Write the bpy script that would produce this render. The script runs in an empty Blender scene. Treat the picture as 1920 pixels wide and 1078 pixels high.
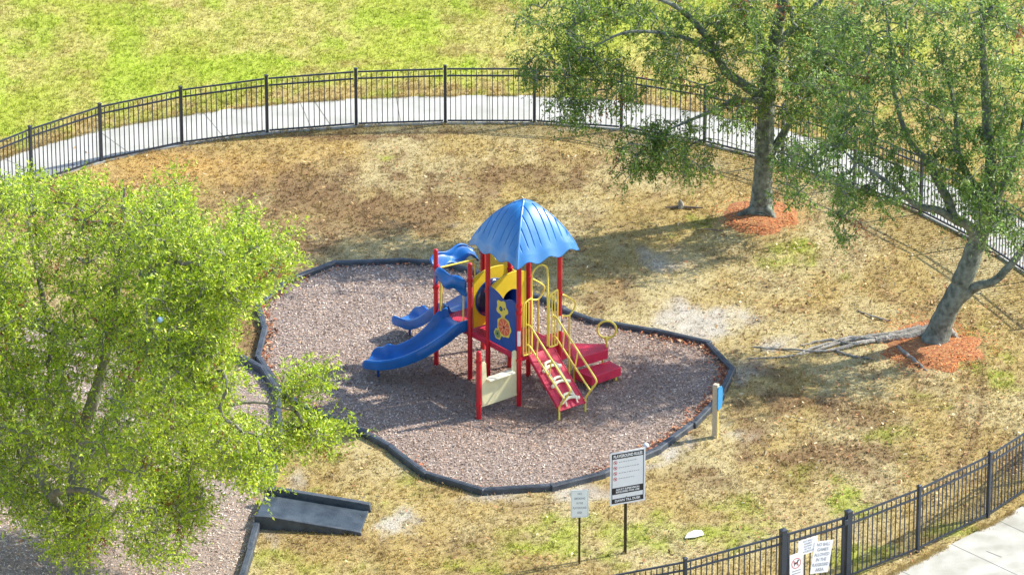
import bpy, math, random
import numpy as np
from mathutils import Vector, Matrix
random.seed(7); RNG = np.random.default_rng(7)
R = math.radians
# ---------------------------------------------------------------- camera, sky, sun, exposure
F_PX, CAM_H, PITCH = 10500.0, 43.9, R(24)
CAM_D = CAM_H / math.tan(PITCH)
SP, CP = math.sin(PITCH), math.cos(PITCH)
scene = bpy.context.scene
cam = bpy.data.cameras.new("camera"); camo = bpy.data.objects.new("camera", cam)
scene.collection.objects.link(camo); scene.camera = camo
camo.location = (0, -CAM_D, CAM_H); camo.rotation_euler = (R(90) - PITCH, 0, 0)
cam.sensor_width = 36; cam.lens = 36 * F_PX / 1920.0; cam.clip_start = 1; cam.clip_end = 2000
SUN_EL, SUN_AZ = R(40), R(21.5)          # azimuth counted from +X towards +Y
world = bpy.data.worlds.new("World"); scene.world = world; world.use_nodes = True
wn = world.node_tree; bg = wn.nodes["Background"]
sky = wn.nodes.new("ShaderNodeTexSky"); sky.sky_type = 'NISHITA'; sky.sun_disc = False
sky.sun_elevation = SUN_EL; sky.sun_rotation = R(90) - SUN_AZ
wn.links.new(sky.outputs[0], bg.inputs[0]); bg.inputs[1].default_value = 0.15
sl = bpy.data.lights.new("sun", 'SUN'); sl.energy = 3.9; sl.angle = R(0.6); sl.color = (1.0, 0.93, 0.82)
so = bpy.data.objects.new("sun", sl); scene.collection.objects.link(so)
sdir = Vector((math.cos(SUN_EL) * math.cos(SUN_AZ), math.cos(SUN_EL) * math.sin(SUN_AZ), math.sin(SUN_EL)))
so.rotation_euler = sdir.to_track_quat('Z', 'Y').to_euler(); so.location = (30, 15, 40)
scene.view_settings.view_transform = 'Standard'; scene.view_settings.look = 'None'
scene.view_settings.exposure = 0.98; scene.view_settings.gamma = 1.0
scene.render.engine = 'CYCLES'
scene.cycles.max_bounces = 6; scene.cycles.transparent_max_bounces = 4

# ---------------------------------------------------------------- layout: surveying the plan from the photograph
def G(px, py, z=0.0):
    a = (px - 960) / F_PX; b = (py - 539) / F_PX
    d = (a, CP - b * SP, -SP - b * CP); t = (z - CAM_H) / d[2]
    return (d[0] * t, -CAM_D + d[1] * t)
def AT(px, py, Y):
    a = (px - 960) / F_PX; b = (py - 539) / F_PX
    d = (a, CP - b * SP, -SP - b * CP); t = (Y + CAM_D) / d[1]
    return (d[0] * t, Y, CAM_H + d[2] * t)
def PJ(x, y, z):
    Y = y + CAM_D; Z = z - CAM_H
    fw = Y * CP - Z * SP; dn = -(Z * CP + Y * SP)
    return 960 + F_PX * x / fw, 539 + F_PX * dn / fw
def inpoly(x, y, poly):
    x = np.asarray(x, float); y = np.asarray(y, float); ins = np.zeros(x.shape, bool)
    n = len(poly); j = n - 1
    for i in range(n):
        xi, yi = poly[i]; xj, yj = poly[j]
        c = ((yi > y) != (yj > y)) & (x < (xj - xi) * (y - yi) / ((yj - yi) or 1e-9) + xi)
        ins ^= c; j = i
    return ins
def h2(ix, iy, s):
    n = (ix * 374761393 + iy * 668265263 + s * 974634777) & 0xffffffff
    n = ((n ^ (n >> 13)) * 1274126177) & 0xffffffff
    return ((n ^ (n >> 16)) & 0xffff) / 65535.0
def vnoise(x, y, s=0):
    x = np.asarray(x, float); y = np.asarray(y, float)
    ix = np.floor(x).astype(np.int64); iy = np.floor(y).astype(np.int64)
    fx = x - ix; fy = y - iy; fx = fx * fx * (3 - 2 * fx); fy = fy * fy * (3 - 2 * fy)
    a = h2(ix, iy, s); b = h2(ix + 1, iy, s); c = h2(ix, iy + 1, s); d = h2(ix + 1, iy + 1, s)
    return (a * (1 - fx) + b * fx) * (1 - fy) + (c * (1 - fx) + d * fx) * fy
def fbm(x, y, s=0, o=4):
    v = 0; a = 0.5; t = 0
    for i in range(o):
        v = v + a * vnoise(x, y, s + i); t += a; a *= 0.55; x = x * 2.03 + 11.3; y = y * 2.03 - 7.1
    return v / t
def smooth(e0, e1, v):
    t = np.clip((v - e0) / (e1 - e0), 0, 1); return t * t * (3 - 2 * t)

# ---------------------------------------------------------------- materials
def mat(name, col, rough=0.5, metal=0.0, noise=0.0, nscale=6, bump=0.0, bscale=40, spec=None, coat=0.0, col2=None):
    m = bpy.data.materials.new(name); m.use_nodes = True
    nt = m.node_tree; b = nt.nodes["Principled BSDF"]
    b.inputs["Roughness"].default_value = rough; b.inputs["Metallic"].default_value = metal
    if spec is not None: b.inputs["Specular IOR Level"].default_value = spec
    b.inputs["Coat Weight"].default_value = coat
    b.inputs["Base Color"].default_value = (*col, 1)
    tc = nt.nodes.new("ShaderNodeTexCoord")
    if noise or col2:
        n = nt.nodes.new("ShaderNodeTexNoise"); n.inputs["Scale"].default_value = nscale; n.inputs["Detail"].default_value = 6
        nt.links.new(tc.outputs["Object"], n.inputs["Vector"])
        rp = nt.nodes.new("ShaderNodeValToRGB"); rp.color_ramp.elements[0].position = 0.3; rp.color_ramp.elements[1].position = 0.7
        c2 = col2 or tuple(c * (1 + noise) for c in col); c1 = col if col2 else tuple(c * (1 - noise) for c in col)
        rp.color_ramp.elements[0].color = (*c1, 1); rp.color_ramp.elements[1].color = (*c2, 1)
        nt.links.new(n.outputs["Fac"], rp.inputs["Fac"]); nt.links.new(rp.outputs["Color"], b.inputs["Base Color"])
        mr = nt.nodes.new("ShaderNodeMapRange"); mr.inputs["To Min"].default_value = max(0, rough - .1); mr.inputs["To Max"].default_value = min(1, rough + .15)
        nt.links.new(n.outputs["Fac"], mr.inputs["Value"]); nt.links.new(mr.outputs["Result"], b.inputs["Roughness"])
    if bump:
        n2 = nt.nodes.new("ShaderNodeTexNoise"); n2.inputs["Scale"].default_value = bscale; n2.inputs["Detail"].default_value = 5
        nt.links.new(tc.outputs["Object"], n2.inputs["Vector"])
        bp = nt.nodes.new("ShaderNodeBump"); bp.inputs["Strength"].default_value = bump; bp.inputs["Distance"].default_value = 0.02
        nt.links.new(n2.outputs["Fac"], bp.inputs["Height"]); nt.links.new(bp.outputs["Normal"], b.inputs["Normal"])
    return m
def mat_attr(name, rough=0.9, fine=0.25, fscale=60, bump=0.6, bscale=55, trans=0.0, spec=0.2):
    m = bpy.data.materials.new(name); m.use_nodes = True
    nt = m.node_tree; b = nt.nodes["Principled BSDF"]; L = nt.links.new
    b.inputs["Roughness"].default_value = rough; b.inputs["Specular IOR Level"].default_value = spec
    at = nt.nodes.new("ShaderNodeAttribute"); at.attribute_name = "Col"
    out = at.outputs["Color"]
    tc = nt.nodes.new("ShaderNodeTexCoord")
    if fine:
        n = nt.nodes.new("ShaderNodeTexNoise"); n.inputs["Scale"].default_value = fscale; n.inputs["Detail"].default_value = 4
        L(tc.outputs["Object"], n.inputs["Vector"])
        mr = nt.nodes.new("ShaderNodeMapRange"); mr.inputs["From Min"].default_value = .3; mr.inputs["From Max"].default_value = .7
        mr.inputs["To Min"].default_value = 1 - fine; mr.inputs["To Max"].default_value = 1 + fine
        L(n.outputs["Fac"], mr.inputs["Value"])
        mx = nt.nodes.new("ShaderNodeVectorMath"); mx.operation = 'SCALE'
        L(out, mx.inputs[0]); L(mr.outputs["Result"], mx.inputs["Scale"]); out = mx.outputs[0]
    L(out, b.inputs["Base Color"])
    if bump:
        n2 = nt.nodes.new("ShaderNodeTexNoise"); n2.inputs["Scale"].default_value = bscale; n2.inputs["Detail"].default_value = 5
        L(tc.outputs["Object"], n2.inputs["Vector"])
        bp = nt.nodes.new("ShaderNodeBump"); bp.inputs["Strength"].default_value = bump; bp.inputs["Distance"].default_value = 0.03
        L(n2.outputs["Fac"], bp.inputs["Height"]); L(bp.outputs["Normal"], b.inputs["Normal"])
    if trans:
        tr = nt.nodes.new("ShaderNodeBsdfTranslucent"); L(out, tr.inputs["Color"])
        ms = nt.nodes.new("ShaderNodeMixShader"); ms.inputs[0].default_value = trans
        L(b.outputs[0], ms.inputs[1]); L(tr.outputs[0], ms.inputs[2]); L(ms.outputs[0], nt.nodes["Material Output"].inputs[0])
    return m
M = dict(
    ground=mat_attr("ground", fine=.35, fscale=28, bump=.8, bscale=38),
    blades=mat_attr("grass_blades", rough=.7, fine=0, bump=0, trans=.3),
    chips=mat_attr("wood_chips", rough=.85, fine=0, bump=0),
    mulchbed=mat("mulch_bed", (.23, .175, .145), .95, noise=.35, nscale=30, bump=1, bscale=60, col2=(.42, .34, .29)),
    redmulch=mat("red_mulch", (.32, .11, .045), .95, bump=1, bscale=60, nscale=14, col2=(.50, .25, .10)),
    concrete=mat("concrete", (.38, .38, .335), .9, bump=.3, bscale=80, nscale=1.3, col2=(.52, .52, .475)),
    concrete2=mat("worn_concrete", (.33, .32, .26), .9, bump=.3, bscale=80, nscale=2.2, col2=(.52, .51, .45)),
    joint=mat("joint", (.20, .19, .17), .95),
    black=mat("black_fence_paint", (.036, .046, .064), .42, metal=.0, spec=.5, noise=.2, nscale=9),
    timber=mat("black_plastic_timber", (.026, .035, .048), .5, nscale=5, col2=(.085, .10, .122), bump=.25, bscale=50),
    ramp=mat("black_ramp_plastic", (.025, .036, .050), .45, nscale=4, col2=(.06, .082, .105), bump=.35, bscale=60),
    red=mat("red_powder_coat", (.56, .006, .022), .34, noise=.14, nscale=5, coat=.3),
    deck=mat("red_vinyl_deck", (.60, .020, .065), .5, noise=.12, nscale=9, bump=.4, bscale=90),
    deckhole=mat("deck_hole", (.20, .008, .02), .8),
    blue=mat("blue_plastic", (.003, .12, .42), .36, noise=.22, nscale=3, coat=.2, bump=.08, bscale=30),
    roofblue=mat("blue_roof_plastic", (.004, .185, .52), .42, noise=.13, nscale=3, spec=1.0, coat=.6, bump=.06, bscale=20),
    dblue=mat("blue_panel", (.012, .075, .33), .4, noise=.12, nscale=6),
    bubble=mat("dark_blue_bubble", (.006, .02, .10), .12, noise=.2, nscale=3, coat=.6),
    yellow=mat("yellow_plastic", (.78, .56, .03), .42, noise=.08, nscale=6),
    ytube=mat("pale_yellow_tube", (.84, .67, .11), .4, noise=.08, nscale=8),
    cream=mat("cream_plastic", (.80, .74, .44), .5, noise=.06, nscale=8),
    cream2=mat("cream_white", (.88, .83, .62), .5, noise=.05, nscale=8),
    orange=mat("orange_art", (.72, .13, .06), .5), orange2=mat("pale_orange_art", (.85, .42, .22), .5),
    green=mat("green_art", (.22, .30, .12), .5), art_yellow=mat("yellow_art", (.78, .62, .10), .5),
    art_dark=mat("dark_art", (.02, .03, .06), .5),
    wood=mat("weathered_wood", (.52, .44, .34), .85, noise=.12, nscale=20, bump=.3, bscale=60),
    woodface=mat("yellow_painted_wood", (.80, .66, .22), .7, noise=.1, nscale=12),
    skyblue=mat("light_blue_board", (.035, .25, .52), .5, noise=.08, nscale=10),
    white=mat("white_sign", (.88, .90, .92), .4, noise=.03, nscale=12), paper=mat("laminated_paper", (.90, .90, .92), .35),
    signblack=mat("black_lettering", (.02, .022, .03), .5), grey=mat("grey_lettering", (.36, .38, .42), .6),
    signred=mat("red_lettering", (.62, .10, .10), .5), teal=mat("pale_teal_sign", (.88, .94, .94), .4, noise=.04, nscale=10),
    postbrown=mat("bronze_sign_post", (.055, .045, .03), .5, noise=.3, nscale=15, metal=.4),
    steel=mat("grey_steel", (.35, .36, .38), .4, metal=.8),
    bark=mat("grey_bark", (.13, .12, .10), .95, nscale=7, col2=(.30, .29, .25), bump=1, bscale=26),
    barkg=mat("mossy_bark", (.07, .08, .06), .95, nscale=9, col2=(.28, .31, .26), bump=1, bscale=26),
    root=mat("weathered_root", (.20, .18, .15), .9, nscale=9, col2=(.42, .40, .35), bump=1, bscale=30),
    deadwood=mat("dead_wood", (.10, .075, .06), .9, nscale=9, col2=(.24, .19, .16), bump=.6, bscale=30),
    leaf=mat_attr("leaf", rough=.45, fine=0, bump=0, trans=.38, spec=.5),
)

# ---------------------------------------------------------------- object helpers
COL = scene.collection
def tag(o, label=None, cat=None, group=None, kind=None):
    if label: o["label"] = label
    if cat: o["category"] = cat
    if group: o["group"] = group
    if kind: o["kind"] = kind
    return o
def empty(name, loc=(0, 0, 0), rz=0.0, label=None, cat=None, group=None):
    o = bpy.data.objects.new(name, None); COL.objects.link(o); o.location = loc; o.rotation_euler = (0, 0, rz)
    o.empty_display_size = .2
    return tag(o, label, cat, group)
class MB:
    def __init__(s): s.v = []; s.f = []; s.mi = []; s.cur = 0
    def add(s, vs, fs):
        n = len(s.v); s.v += [tuple(v) for v in vs]; s.f += [tuple(i + n for i in f) for f in fs]; s.mi += [s.cur] * len(fs)
    def box(s, c, d, mtx=None):
        x, y, z = (k / 2 for k in d)
        vs = [Vector((i * x, j * y, k * z)) for i in (-1, 1) for j in (-1, 1) for k in (-1, 1)]
        if mtx is not None: vs = [mtx @ v for v in vs]
        vs = [v + Vector(c) for v in vs]
        s.add(vs, [(0, 1, 3, 2), (4, 6, 7, 5), (0, 4, 5, 1), (2, 3, 7, 6), (0, 2, 6, 4), (1, 5, 7, 3)])
    def bar(s, a, b, w, h, up=(0, 0, 1)):
        a = Vector(a); b = Vector(b); d = b - a; L = d.length; d.normalize()
        sd = d.cross(Vector(up)).normalized(); u = sd.cross(d)
        m = Matrix((d, sd, u)).transposed()
        s.box((a + b) / 2, (L, w, h), m)
    def tube(s, pts, r, seg=8, cap=True):
        pts = [Vector(p) for p in pts]; n = len(pts); rs = r if hasattr(r, '__len__') else [r] * n
        ref = None; rings = []
        for i, p in enumerate(pts):
            d = (pts[min(i + 1, n - 1)] - pts[max(i - 1, 0)])
            if d.length < 1e-9: d = Vector((0, 0, 1))
            d.normalize()
            if ref is None: ref = Vector((0, 0, 1)) if abs(d.z) < .9 else Vector((1, 0, 0))
            a = (ref - d * ref.dot(d))
            if a.length < 1e-6: a = d.orthogonal()
            a.normalize(); ref = a; b = d.cross(a)
            rings.append([p + (a * math.cos(2 * math.pi * k / seg) + b * math.sin(2 * math.pi * k / seg)) * rs[i] for k in range(seg)])
        vs = [v for rg in rings for v in rg]; fs = []
        for i in range(n - 1):
            for k in range(seg):
                k2 = (k + 1) % seg; fs.append((i * seg + k, i * seg + k2, (i + 1) * seg + k2, (i + 1) * seg + k))
        if cap: fs.append(tuple(range(seg - 1, -1, -1))); fs.append(tuple((n - 1) * seg + k for k in range(seg)))
        s.add(vs, fs)
    def cyl(s, c, r, z0, z1, seg=16, dome=0.0):
        pts = [(c[0], c[1], z0), (c[0], c[1], z1)]; rs = [r, r]
        if dome:
            for k in range(1, 5):
                a = k / 4 * math.pi / 2; pts.append((c[0], c[1], z1 + dome * math.sin(a))); rs.append(max(r * math.cos(a), .001))
        s.tube(pts, rs, seg)
    def build(s, name, m, parent=None, bevel=0.0, smooth=True, sub=0, **tags):
        me = bpy.data.meshes.new(name); me.from_pydata(s.v, [], s.f); me.validate()
        for mm in (m if isinstance(m, (list, tuple)) else [m]): me.materials.append(mm)
        if any(s.mi) and len(s.mi) == len(me.polygons): me.polygons.foreach_set("material_index", s.mi)
        if smooth:
            me.polygons.foreach_set("use_smooth", [True] * len(me.polygons)); me.set_sharp_from_angle(angle=R(38))
        me.update(); o = bpy.data.objects.new(name, me); COL.objects.link(o)
        if parent is not None: o.parent = parent
        if bevel:
            b = o.modifiers.new("bevel", 'BEVEL'); b.width = bevel; b.segments = 2; b.limit_method = 'ANGLE'; b.angle_limit = R(40)
        if sub: q = o.modifiers.new("sub", 'SUBSURF'); q.levels = sub; q.render_levels = sub
        return tag(o, **tags)
def arc(pts, n=6):
    """smooth a polyline with Catmull-Rom"""
    P = [Vector(p) for p in pts]; P = [P[0] * 2 - P[1]] + P + [P[-1] * 2 - P[-2]]; out = []
    for i in range(1, len(P) - 2):
        for k in range(n):
            t = k / n; a, b, c, d = P[i - 1:i + 3]
            out.append(.5 * ((2 * b) + (c - a) * t + (2 * a - 5 * b + 4 * c - d) * t * t + (3 * b - a - 3 * c + d) * t ** 3))
    out.append(P[-2]); return out
def curve_to_mesh(cu, name, m, parent, mtx, **tags):
    o = bpy.data.objects.new("tmp", cu); COL.objects.link(o)
    me = bpy.data.meshes.new_from_object(o.evaluated_get(bpy.context.evaluated_depsgraph_get()))
    bpy.data.objects.remove(o); me.transform(mtx); me.materials.clear(); me.materials.append(m)
    o = bpy.data.objects.new(name, me); COL.objects.link(o)
    if parent is not None: o.parent = parent
    return tag(o, **tags)
def plate(name, m, parent, loops, thick, mtx, bev=0.004, **tags):
    """a flat plate from 2-D loops (first = outline, others = holes), extruded about its plane"""
    cu = bpy.data.curves.new(name, 'CURVE'); cu.dimensions = '2D'; cu.fill_mode = 'BOTH'; cu.extrude = max(thick / 2 - bev, .0005); cu.bevel_depth = bev; cu.offset = -bev
    for lp in loops:
        sp = cu.splines.new('POLY'); sp.points.add(len(lp) - 1)
        for q, p in zip(sp.points, lp): q.co = (p[0], p[1], 0, 1)
        sp.use_cyclic_u = True
    return curve_to_mesh(cu, name, m, parent, mtx, **tags)
def text(name, body, size, m, parent, mtx, align='CENTER', bold=0.0, width=None, **tags):
    cu = bpy.data.curves.new(name, 'FONT'); cu.body = body; cu.size = size; cu.align_x = align; cu.align_y = 'CENTER'
    cu.extrude = .0012; cu.offset = bold
    o = bpy.data.objects.new("tmp", cu); COL.objects.link(o); bpy.context.view_layer.update()
    w = o.dimensions.x; bpy.data.objects.remove(o)
    if width and w > 1e-6: mtx = mtx @ Matrix.Diagonal((width / w, 1, 1, 1))
    return curve_to_mesh(cu, name, m, parent, mtx, **tags)
def frame(o, ux, uy):
    """matrix that lays 2-D (x,y) on origin o with axes ux, uy"""
    ux = Vector(ux).normalized(); uy = Vector(uy).normalized(); uz = ux.cross(uy)
    m = Matrix((ux, uy, uz)).transposed().to_4x4(); m.translation = Vector(o); return m
def circ(cx, cy, r, n=28, ry=None, a0=0, a1=2 * math.pi): return [(cx + r * math.cos(a0 + (a1 - a0) * i / n), cy + (ry or r) * math.sin(a0 + (a1 - a0) * i / n)) for i in range(n)]
def bulk(name, verts, faces_n, cols, m, nper, **tags):
    """verts (N*k,3), every face has nper corners in order"""
    me = bpy.data.meshes.new(name); nv = len(verts); nf = faces_n
    me.vertices.add(nv); me.vertices.foreach_set("co", verts.astype(np.float32).ravel())
    me.loops.add(nf * nper); me.loops.foreach_set("vertex_index", np.arange(nf * nper, dtype=np.int32))
    me.polygons.add(nf); me.polygons.foreach_set("loop_start", np.arange(0, nf * nper, nper, dtype=np.int32))
    me.update(calc_edges=True)
    ca = me.color_attributes.new("Col", 'FLOAT_COLOR', 'POINT')
    c4 = np.ones((nv, 4), np.float32); c4[:, :3] = cols; ca.data.foreach_set("color", c4.ravel())
    me.materials.append(m); o = bpy.data.objects.new(name, me); COL.objects.link(o)
    return tag(o, **tags)

# ---------------------------------------------------------------- plan lines
FENCE_FAR = [G(*p) for p in [(-175, 452), (-62, 397), (60, 347), (190, 304), (341, 272), (501, 250), (668, 237), (835, 231.5), (1002, 231.5), (1165, 243), (1321, 270), (1467, 306), (1602, 349), (1726, 400), (1840, 458), (1940, 524), (2030, 596)]]
BORDER_Z = .10
MAIN = [(629, 489), (700, 486), (748, 485), (822, 490), (893, 507), (952, 530), (1006, 553), (1057, 577), (1115, 598), (1224, 617), (1330, 641), (1374, 688), (1351, 737), (1299, 791), (1235, 838), (1130, 884), (1034, 908), (905, 916), (800, 885), (735, 836), (660, 795), (577, 763), (527, 728), (483, 667), (497, 611), (486, 567), (536, 524)]
MAIN = MAIN[:1] + MAIN[2:]
MAINW = [G(p[0], p[1], BORDER_Z) for p in MAIN]
LEFTB = [(-60, 560), (80, 600), (200, 622), (330, 640), (446, 662), (490, 686), (523, 737), (526, 790), (518, 850), (506, 906)]
LEFTB2 = [(486, 968), (470, 1025), (452, 1082), (433, 1140), (410, 1205)]
LEFTPOLY = [G(p[0], p[1], .12) for p in LEFTB + LEFTB2] + [G(-400, 1250), G(-500, 560)]
def offset_poly(pts, d):
    out = []
    for i, p in enumerate(pts):
        a = Vector(pts[max(i - 1, 0)]); b = Vector(pts[min(i + 1, len(pts) - 1)]); t = (b - a).normalized()
        out.append((p[0] - t.y * d, p[1] + t.x * d))
    return out
def dense(pts, n=8): return [(v.x, v.y) for v in arc([(p[0], p[1], 0) for p in pts], n)]
FLINE = dense(FENCE_FAR)
PATH_IN = offset_poly(FLINE, 0.0 - .05); PATH_OUT = offset_poly(FLINE, 1.46)
PATHPOLY = PATH_IN + PATH_OUT[::-1]
NP_EDGE = dense([G(*p) for p in [(1440, 1215), (1560, 1140), (1673, 1078), (1741, 1043), (1804, 1011), (1862, 982), (1920, 948), (2010, 885), (2100, 800)]], 6)
NPATHPOLY = NP_EDGE + [G(2400, 900), G(2300, 1300), G(1500, 1300)]
RINGS = [(G(1428, 408), (.88, 1.0)), (G(1742, 650), (1.18, 1.3))]
OUTER = FLINE + [(14, -3), (60, 0), (60, 120), (-60, 120), (-60, 0)]

# ---------------------------------------------------------------- ground colour (worn turf: straw, brown, green and bare sandy patches, plus crown shade painted brown)
def blob(px, py, rx, ry, w=1.0):
    x, y = G(px, py); return (x, y, rx / 98, ry / 98 / .42, w)
BROWN = [blob(*b) for b in [(560, 360, 190, 50, .8), (700, 400, 240, 60, .85), (930, 330, 160, 40, .75), (760, 330, 120, 30, .5), (540, 450, 120, 40, .8), (460, 620, 60, 70, .9), (420, 340, 90, 25, .4), (850, 470, 200, 40, .5), (1060, 330, 80, 35, .55),
    (1500, 745, 130, 28, .8), (1620, 765, 110, 30, .85), (1420, 790, 70, 50, .6), (1560, 855, 120, 35, .85), (1470, 850, 100, 30, .6), (1250, 900, 140, 35, .6), (1440, 700, 80, 25, .6), (700, 255, 250, 10, .8), (360, 290, 120, 10, .5), (1850, 860, 90, 40, .5), (640, 870, 90, 30, .5), (900, 1000, 120, 40, .45), (1160, 420, 60, 50, .25), (1340, 660, 60, 40, .5), (1130, 545, 70, 25, .5), (570, 1010, 90, 30, .5)]]  # brown patches left of the leaning tree paint in its crown's shade
GREEN = [blob(*b) for b in [(1580, 930, 50, 34, .75), (1540, 900, 70, 26, .4), (1000, 1010, 110, 25, .75), (1250, 1000, 200, 50, .65), (1060, 985, 60, 25, .6), (1480, 480, 90, 40, .45), (1300, 430, 100, 40, .35), (1580, 500, 80, 50, .3), (1850, 690, 90, 100, .5), (1700, 800, 90, 50, .4), (700, 930, 130, 40, .4), (560, 1060, 160, 25, .55), (1850, 620, 60, 40, .5), (720, 290, 40, 12, .5), (1600, 1055, 90, 25, .7), (1780, 1000, 80, 25, .5), (1090, 250, 60, 10, .5), (620, 850, 80, 30, .45), (1400, 960, 100, 40, .5), (860, 1050, 120, 25, .45)]]
SAND = [blob(*b) for b in [(1300, 600, 90, 40, .95), (1380, 590, 60, 30, .7), (1250, 490, 80, 30, .55), (1190, 470, 60, 20, .4), (870, 410, 40, 14, .5), (1440, 640, 60, 22, .7), (1375, 815, 60, 14, .6), (1240, 855, 60, 16, .75), (1100, 930, 90, 20, .7), (940, 935, 90, 18, .6), (730, 970, 40, 40, .8), (700, 900, 40, 30, .25), (560, 880, 40, 30, .5), (1100, 250, 130, 10, .5), (540, 1010, 40, 12, .5), (760, 985, 60, 30, .5), (1390, 690, 50, 30, .6), (500, 1000, 20, 60, .6), (730, 860, 50, 25, .4), (1270, 540, 120, 30, .45), (960, 365, 60, 15, .3)]]
ORANGE = [blob(*b) for b in [(330, 310, 180, 30, .8), (480, 320, 140, 35, .7), (200, 340, 120, 30, .8), (600, 290, 120, 30, .35)]]
def msk(x, y, bl, s):
    v = 0
    wx = x + (fbm(x * .9, y * .9, s) - .5) * 1.3; wy = y + (fbm(x * .9, y * .9, s + 9) - .5) * 1.8
    for bx, by, rx, ry, w in bl:
        v = np.maximum(v, w * np.exp(-(((wx - bx) / rx) ** 2 + ((wy - by) / ry) ** 2) * .9))
    return v
TRACKS = [dense([G(*q) for q in t_], 6) for t_ in [[(1790, 585), (1806, 640), (1812, 700), (1806, 765), (1782, 830), (1765, 880)], [(1818, 585), (1838, 650), (1843, 720), (1836, 785), (1812, 850), (1798, 885)], [(1545, 425), (1620, 500), (1690, 560), (1735, 600)], [(1600, 420), (1668, 480), (1730, 540)]]]
def trk(x, y):
    v = np.zeros(np.shape(x))
    for t_ in TRACKS:
        dm = np.full(np.shape(x), 9.0)
        for (ax, ay), (bx, by) in zip(t_, t_[1:]):
            L2 = (bx - ax) ** 2 + (by - ay) ** 2 + 1e-9; u = np.clip(((x - ax) * (bx - ax) + (y - ay) * (by - ay)) / L2, 0, 1); dm = np.minimum(dm, np.hypot(x - ax - u * (bx - ax), y - ay - u * (by - ay)))
        v = np.maximum(v, np.exp(-(dm / .085) ** 2) * (.75 if t_ is TRACKS[0] or t_ is TRACKS[1] else .4))
    return v
C_STRAW = np.array([.43, .325, .125]); C_PALE = np.array([.50, .42, .215]); C_BROWN = np.array([.235, .150, .072]); C_GREEN = np.array([.34, .40, .045])
C_SAND = np.array([.50, .46, .38]); C_ORANGE = np.array([.52, .33, .10]); C_FIELD = np.array([.42, .46, .07]); C_FIELD2 = np.array([.50, .46, .14]); C_LIME = np.array([.36, .47, .04])
def gcol(x, y):
    x = np.asarray(x, float); y = np.asarray(y, float)
    n1 = fbm(x * .8, y * .55, 3)[..., None]; n2 = fbm(x * 3.1, y * 2.0, 21)[..., None]; n3 = fbm(x * 7, y * 4.5, 41, 3)[..., None]
    def mix(a, b, t): return a * (1 - t) + b * t
    c = mix(C_STRAW, C_PALE, smooth(.35, .7, n1))
    c = mix(c, C_BROWN, .55 * smooth(.52, .72, n2))
    c = mix(c, C_ORANGE, msk(x, y, ORANGE, 5)[..., None])
    c = mix(c, C_SAND, smooth(.25, .8, msk(x, y, SAND, 15)[..., None] + (n2 - .5) * .7))
    c = mix(c, C_BROWN, .88 * smooth(.2, .8, msk(x, y, BROWN, 25)[..., None] + (n2 - .5) * .75 + (n3 - .5) * .3))
    c = mix(c, C_GREEN, .8 * smooth(.25, .8, msk(x, y, GREEN, 35)[..., None] + (n2 - .5) * .9 + (n3 - .5) * .3))
    c = mix(c, C_BROWN, trk(x, y)[..., None] * smooth(.3, .6, n2 + .2))
    # open field outside the loop path
    out = inpoly(x, y, OUTER)[..., None] & True
    f = mix(C_FIELD, C_FIELD2, smooth(.4, .62, fbm(x * .45, y * .35, 61)[..., None]))
    f = mix(f, C_LIME, .7 * smooth(.5, .68, fbm(x * 1.1, y * .7, 71)[..., None]))
    f = mix(f, C_BROWN * 1.6, .5 * smooth(.58, .75, fbm(x * .9, y * .8, 81)[..., None]))
    d = np.full(x.shape, 99.0)
    for p in PATH_OUT[::3]: d = np.minimum(d, np.hypot(x - p[0], y - p[1]))
    ed = d[..., None] + (n2 - .5) * 1.6
    f = mix(C_STRAW * .97, f, smooth(.25, 1.5, ed) * (1 - .75 * smooth(-.5, 4, (x[..., None] - 0) + (n1 - .5) * 5) * smooth(3.4, 1.4, ed)))
    rt = smooth(2.5, 5.0, x[..., None] + (n1 - .5) * 3) * smooth(6.5, 3.0, d[..., None] + (n1 - .5) * 3)
    f = mix(f, C_STRAW * 1.02, rt * .8)
    f = mix(f, C_GREEN, .5 * smooth(.5, .7, n2))
    c = np.where(out, f, c)
    n4 = fbm(x * 17, y * 11, 191, 2)[..., None]; c = mix(c, C_BROWN * .8, .35 * smooth(.60, .8, n4) * (~out)); return c * (0.72 + .36 * n3 + .20 * n4)
def axis(lo, hi, step, far):
    core = np.arange(lo, hi + 1e-6, step); ext = []; v, s = 0, step
    while v < far: s *= 1.35; v += s; ext.append(v)
    ext = np.array(ext); return np.concatenate([lo - ext[::-1], core, hi + ext])
xs = axis(-12.5, 12.5, .11, 400); ys = axis(-14.5, 18, .125, 500)
X, Y = np.meshgrid(xs, ys); Z = (fbm(X * .7, Y * .7, 91) - .5) * .02 * ((np.abs(X) < 12.4) & (Y < 17.9))
nx, ny = len(xs), len(ys)
me = bpy.data.meshes.new("ground"); me.vertices.add(nx * ny)
me.vertices.foreach_set("co", np.stack([X, Y, Z - .012], -1).astype(np.float32).ravel())
idx = np.arange(nx * ny).reshape(ny, nx); q = np.stack([idx[:-1, :-1], idx[:-1, 1:], idx[1:, 1:], idx[1:, :-1]], -1).reshape(-1, 4)
me.loops.add(q.size); me.loops.foreach_set("vertex_index", q.ravel().astype(np.int32)); me.polygons.add(len(q))
me.polygons.foreach_set("loop_start", np.arange(0, q.size, 4, dtype=np.int32)); me.update(calc_edges=True)
ca = me.color_attributes.new("Col", 'FLOAT_COLOR', 'POINT'); c4 = np.ones((nx * ny, 4), np.float32); c4[:, :3] = gcol(X.ravel(), Y.ravel()) * .9
ca.data.foreach_set("color", c4.ravel()); me.materials.append(M['ground'])
me.polygons.foreach_set("use_smooth", np.ones(len(q), bool))
go = bpy.data.objects.new("ground", me); COL.objects.link(go); tag(go, kind="structure")

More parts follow.
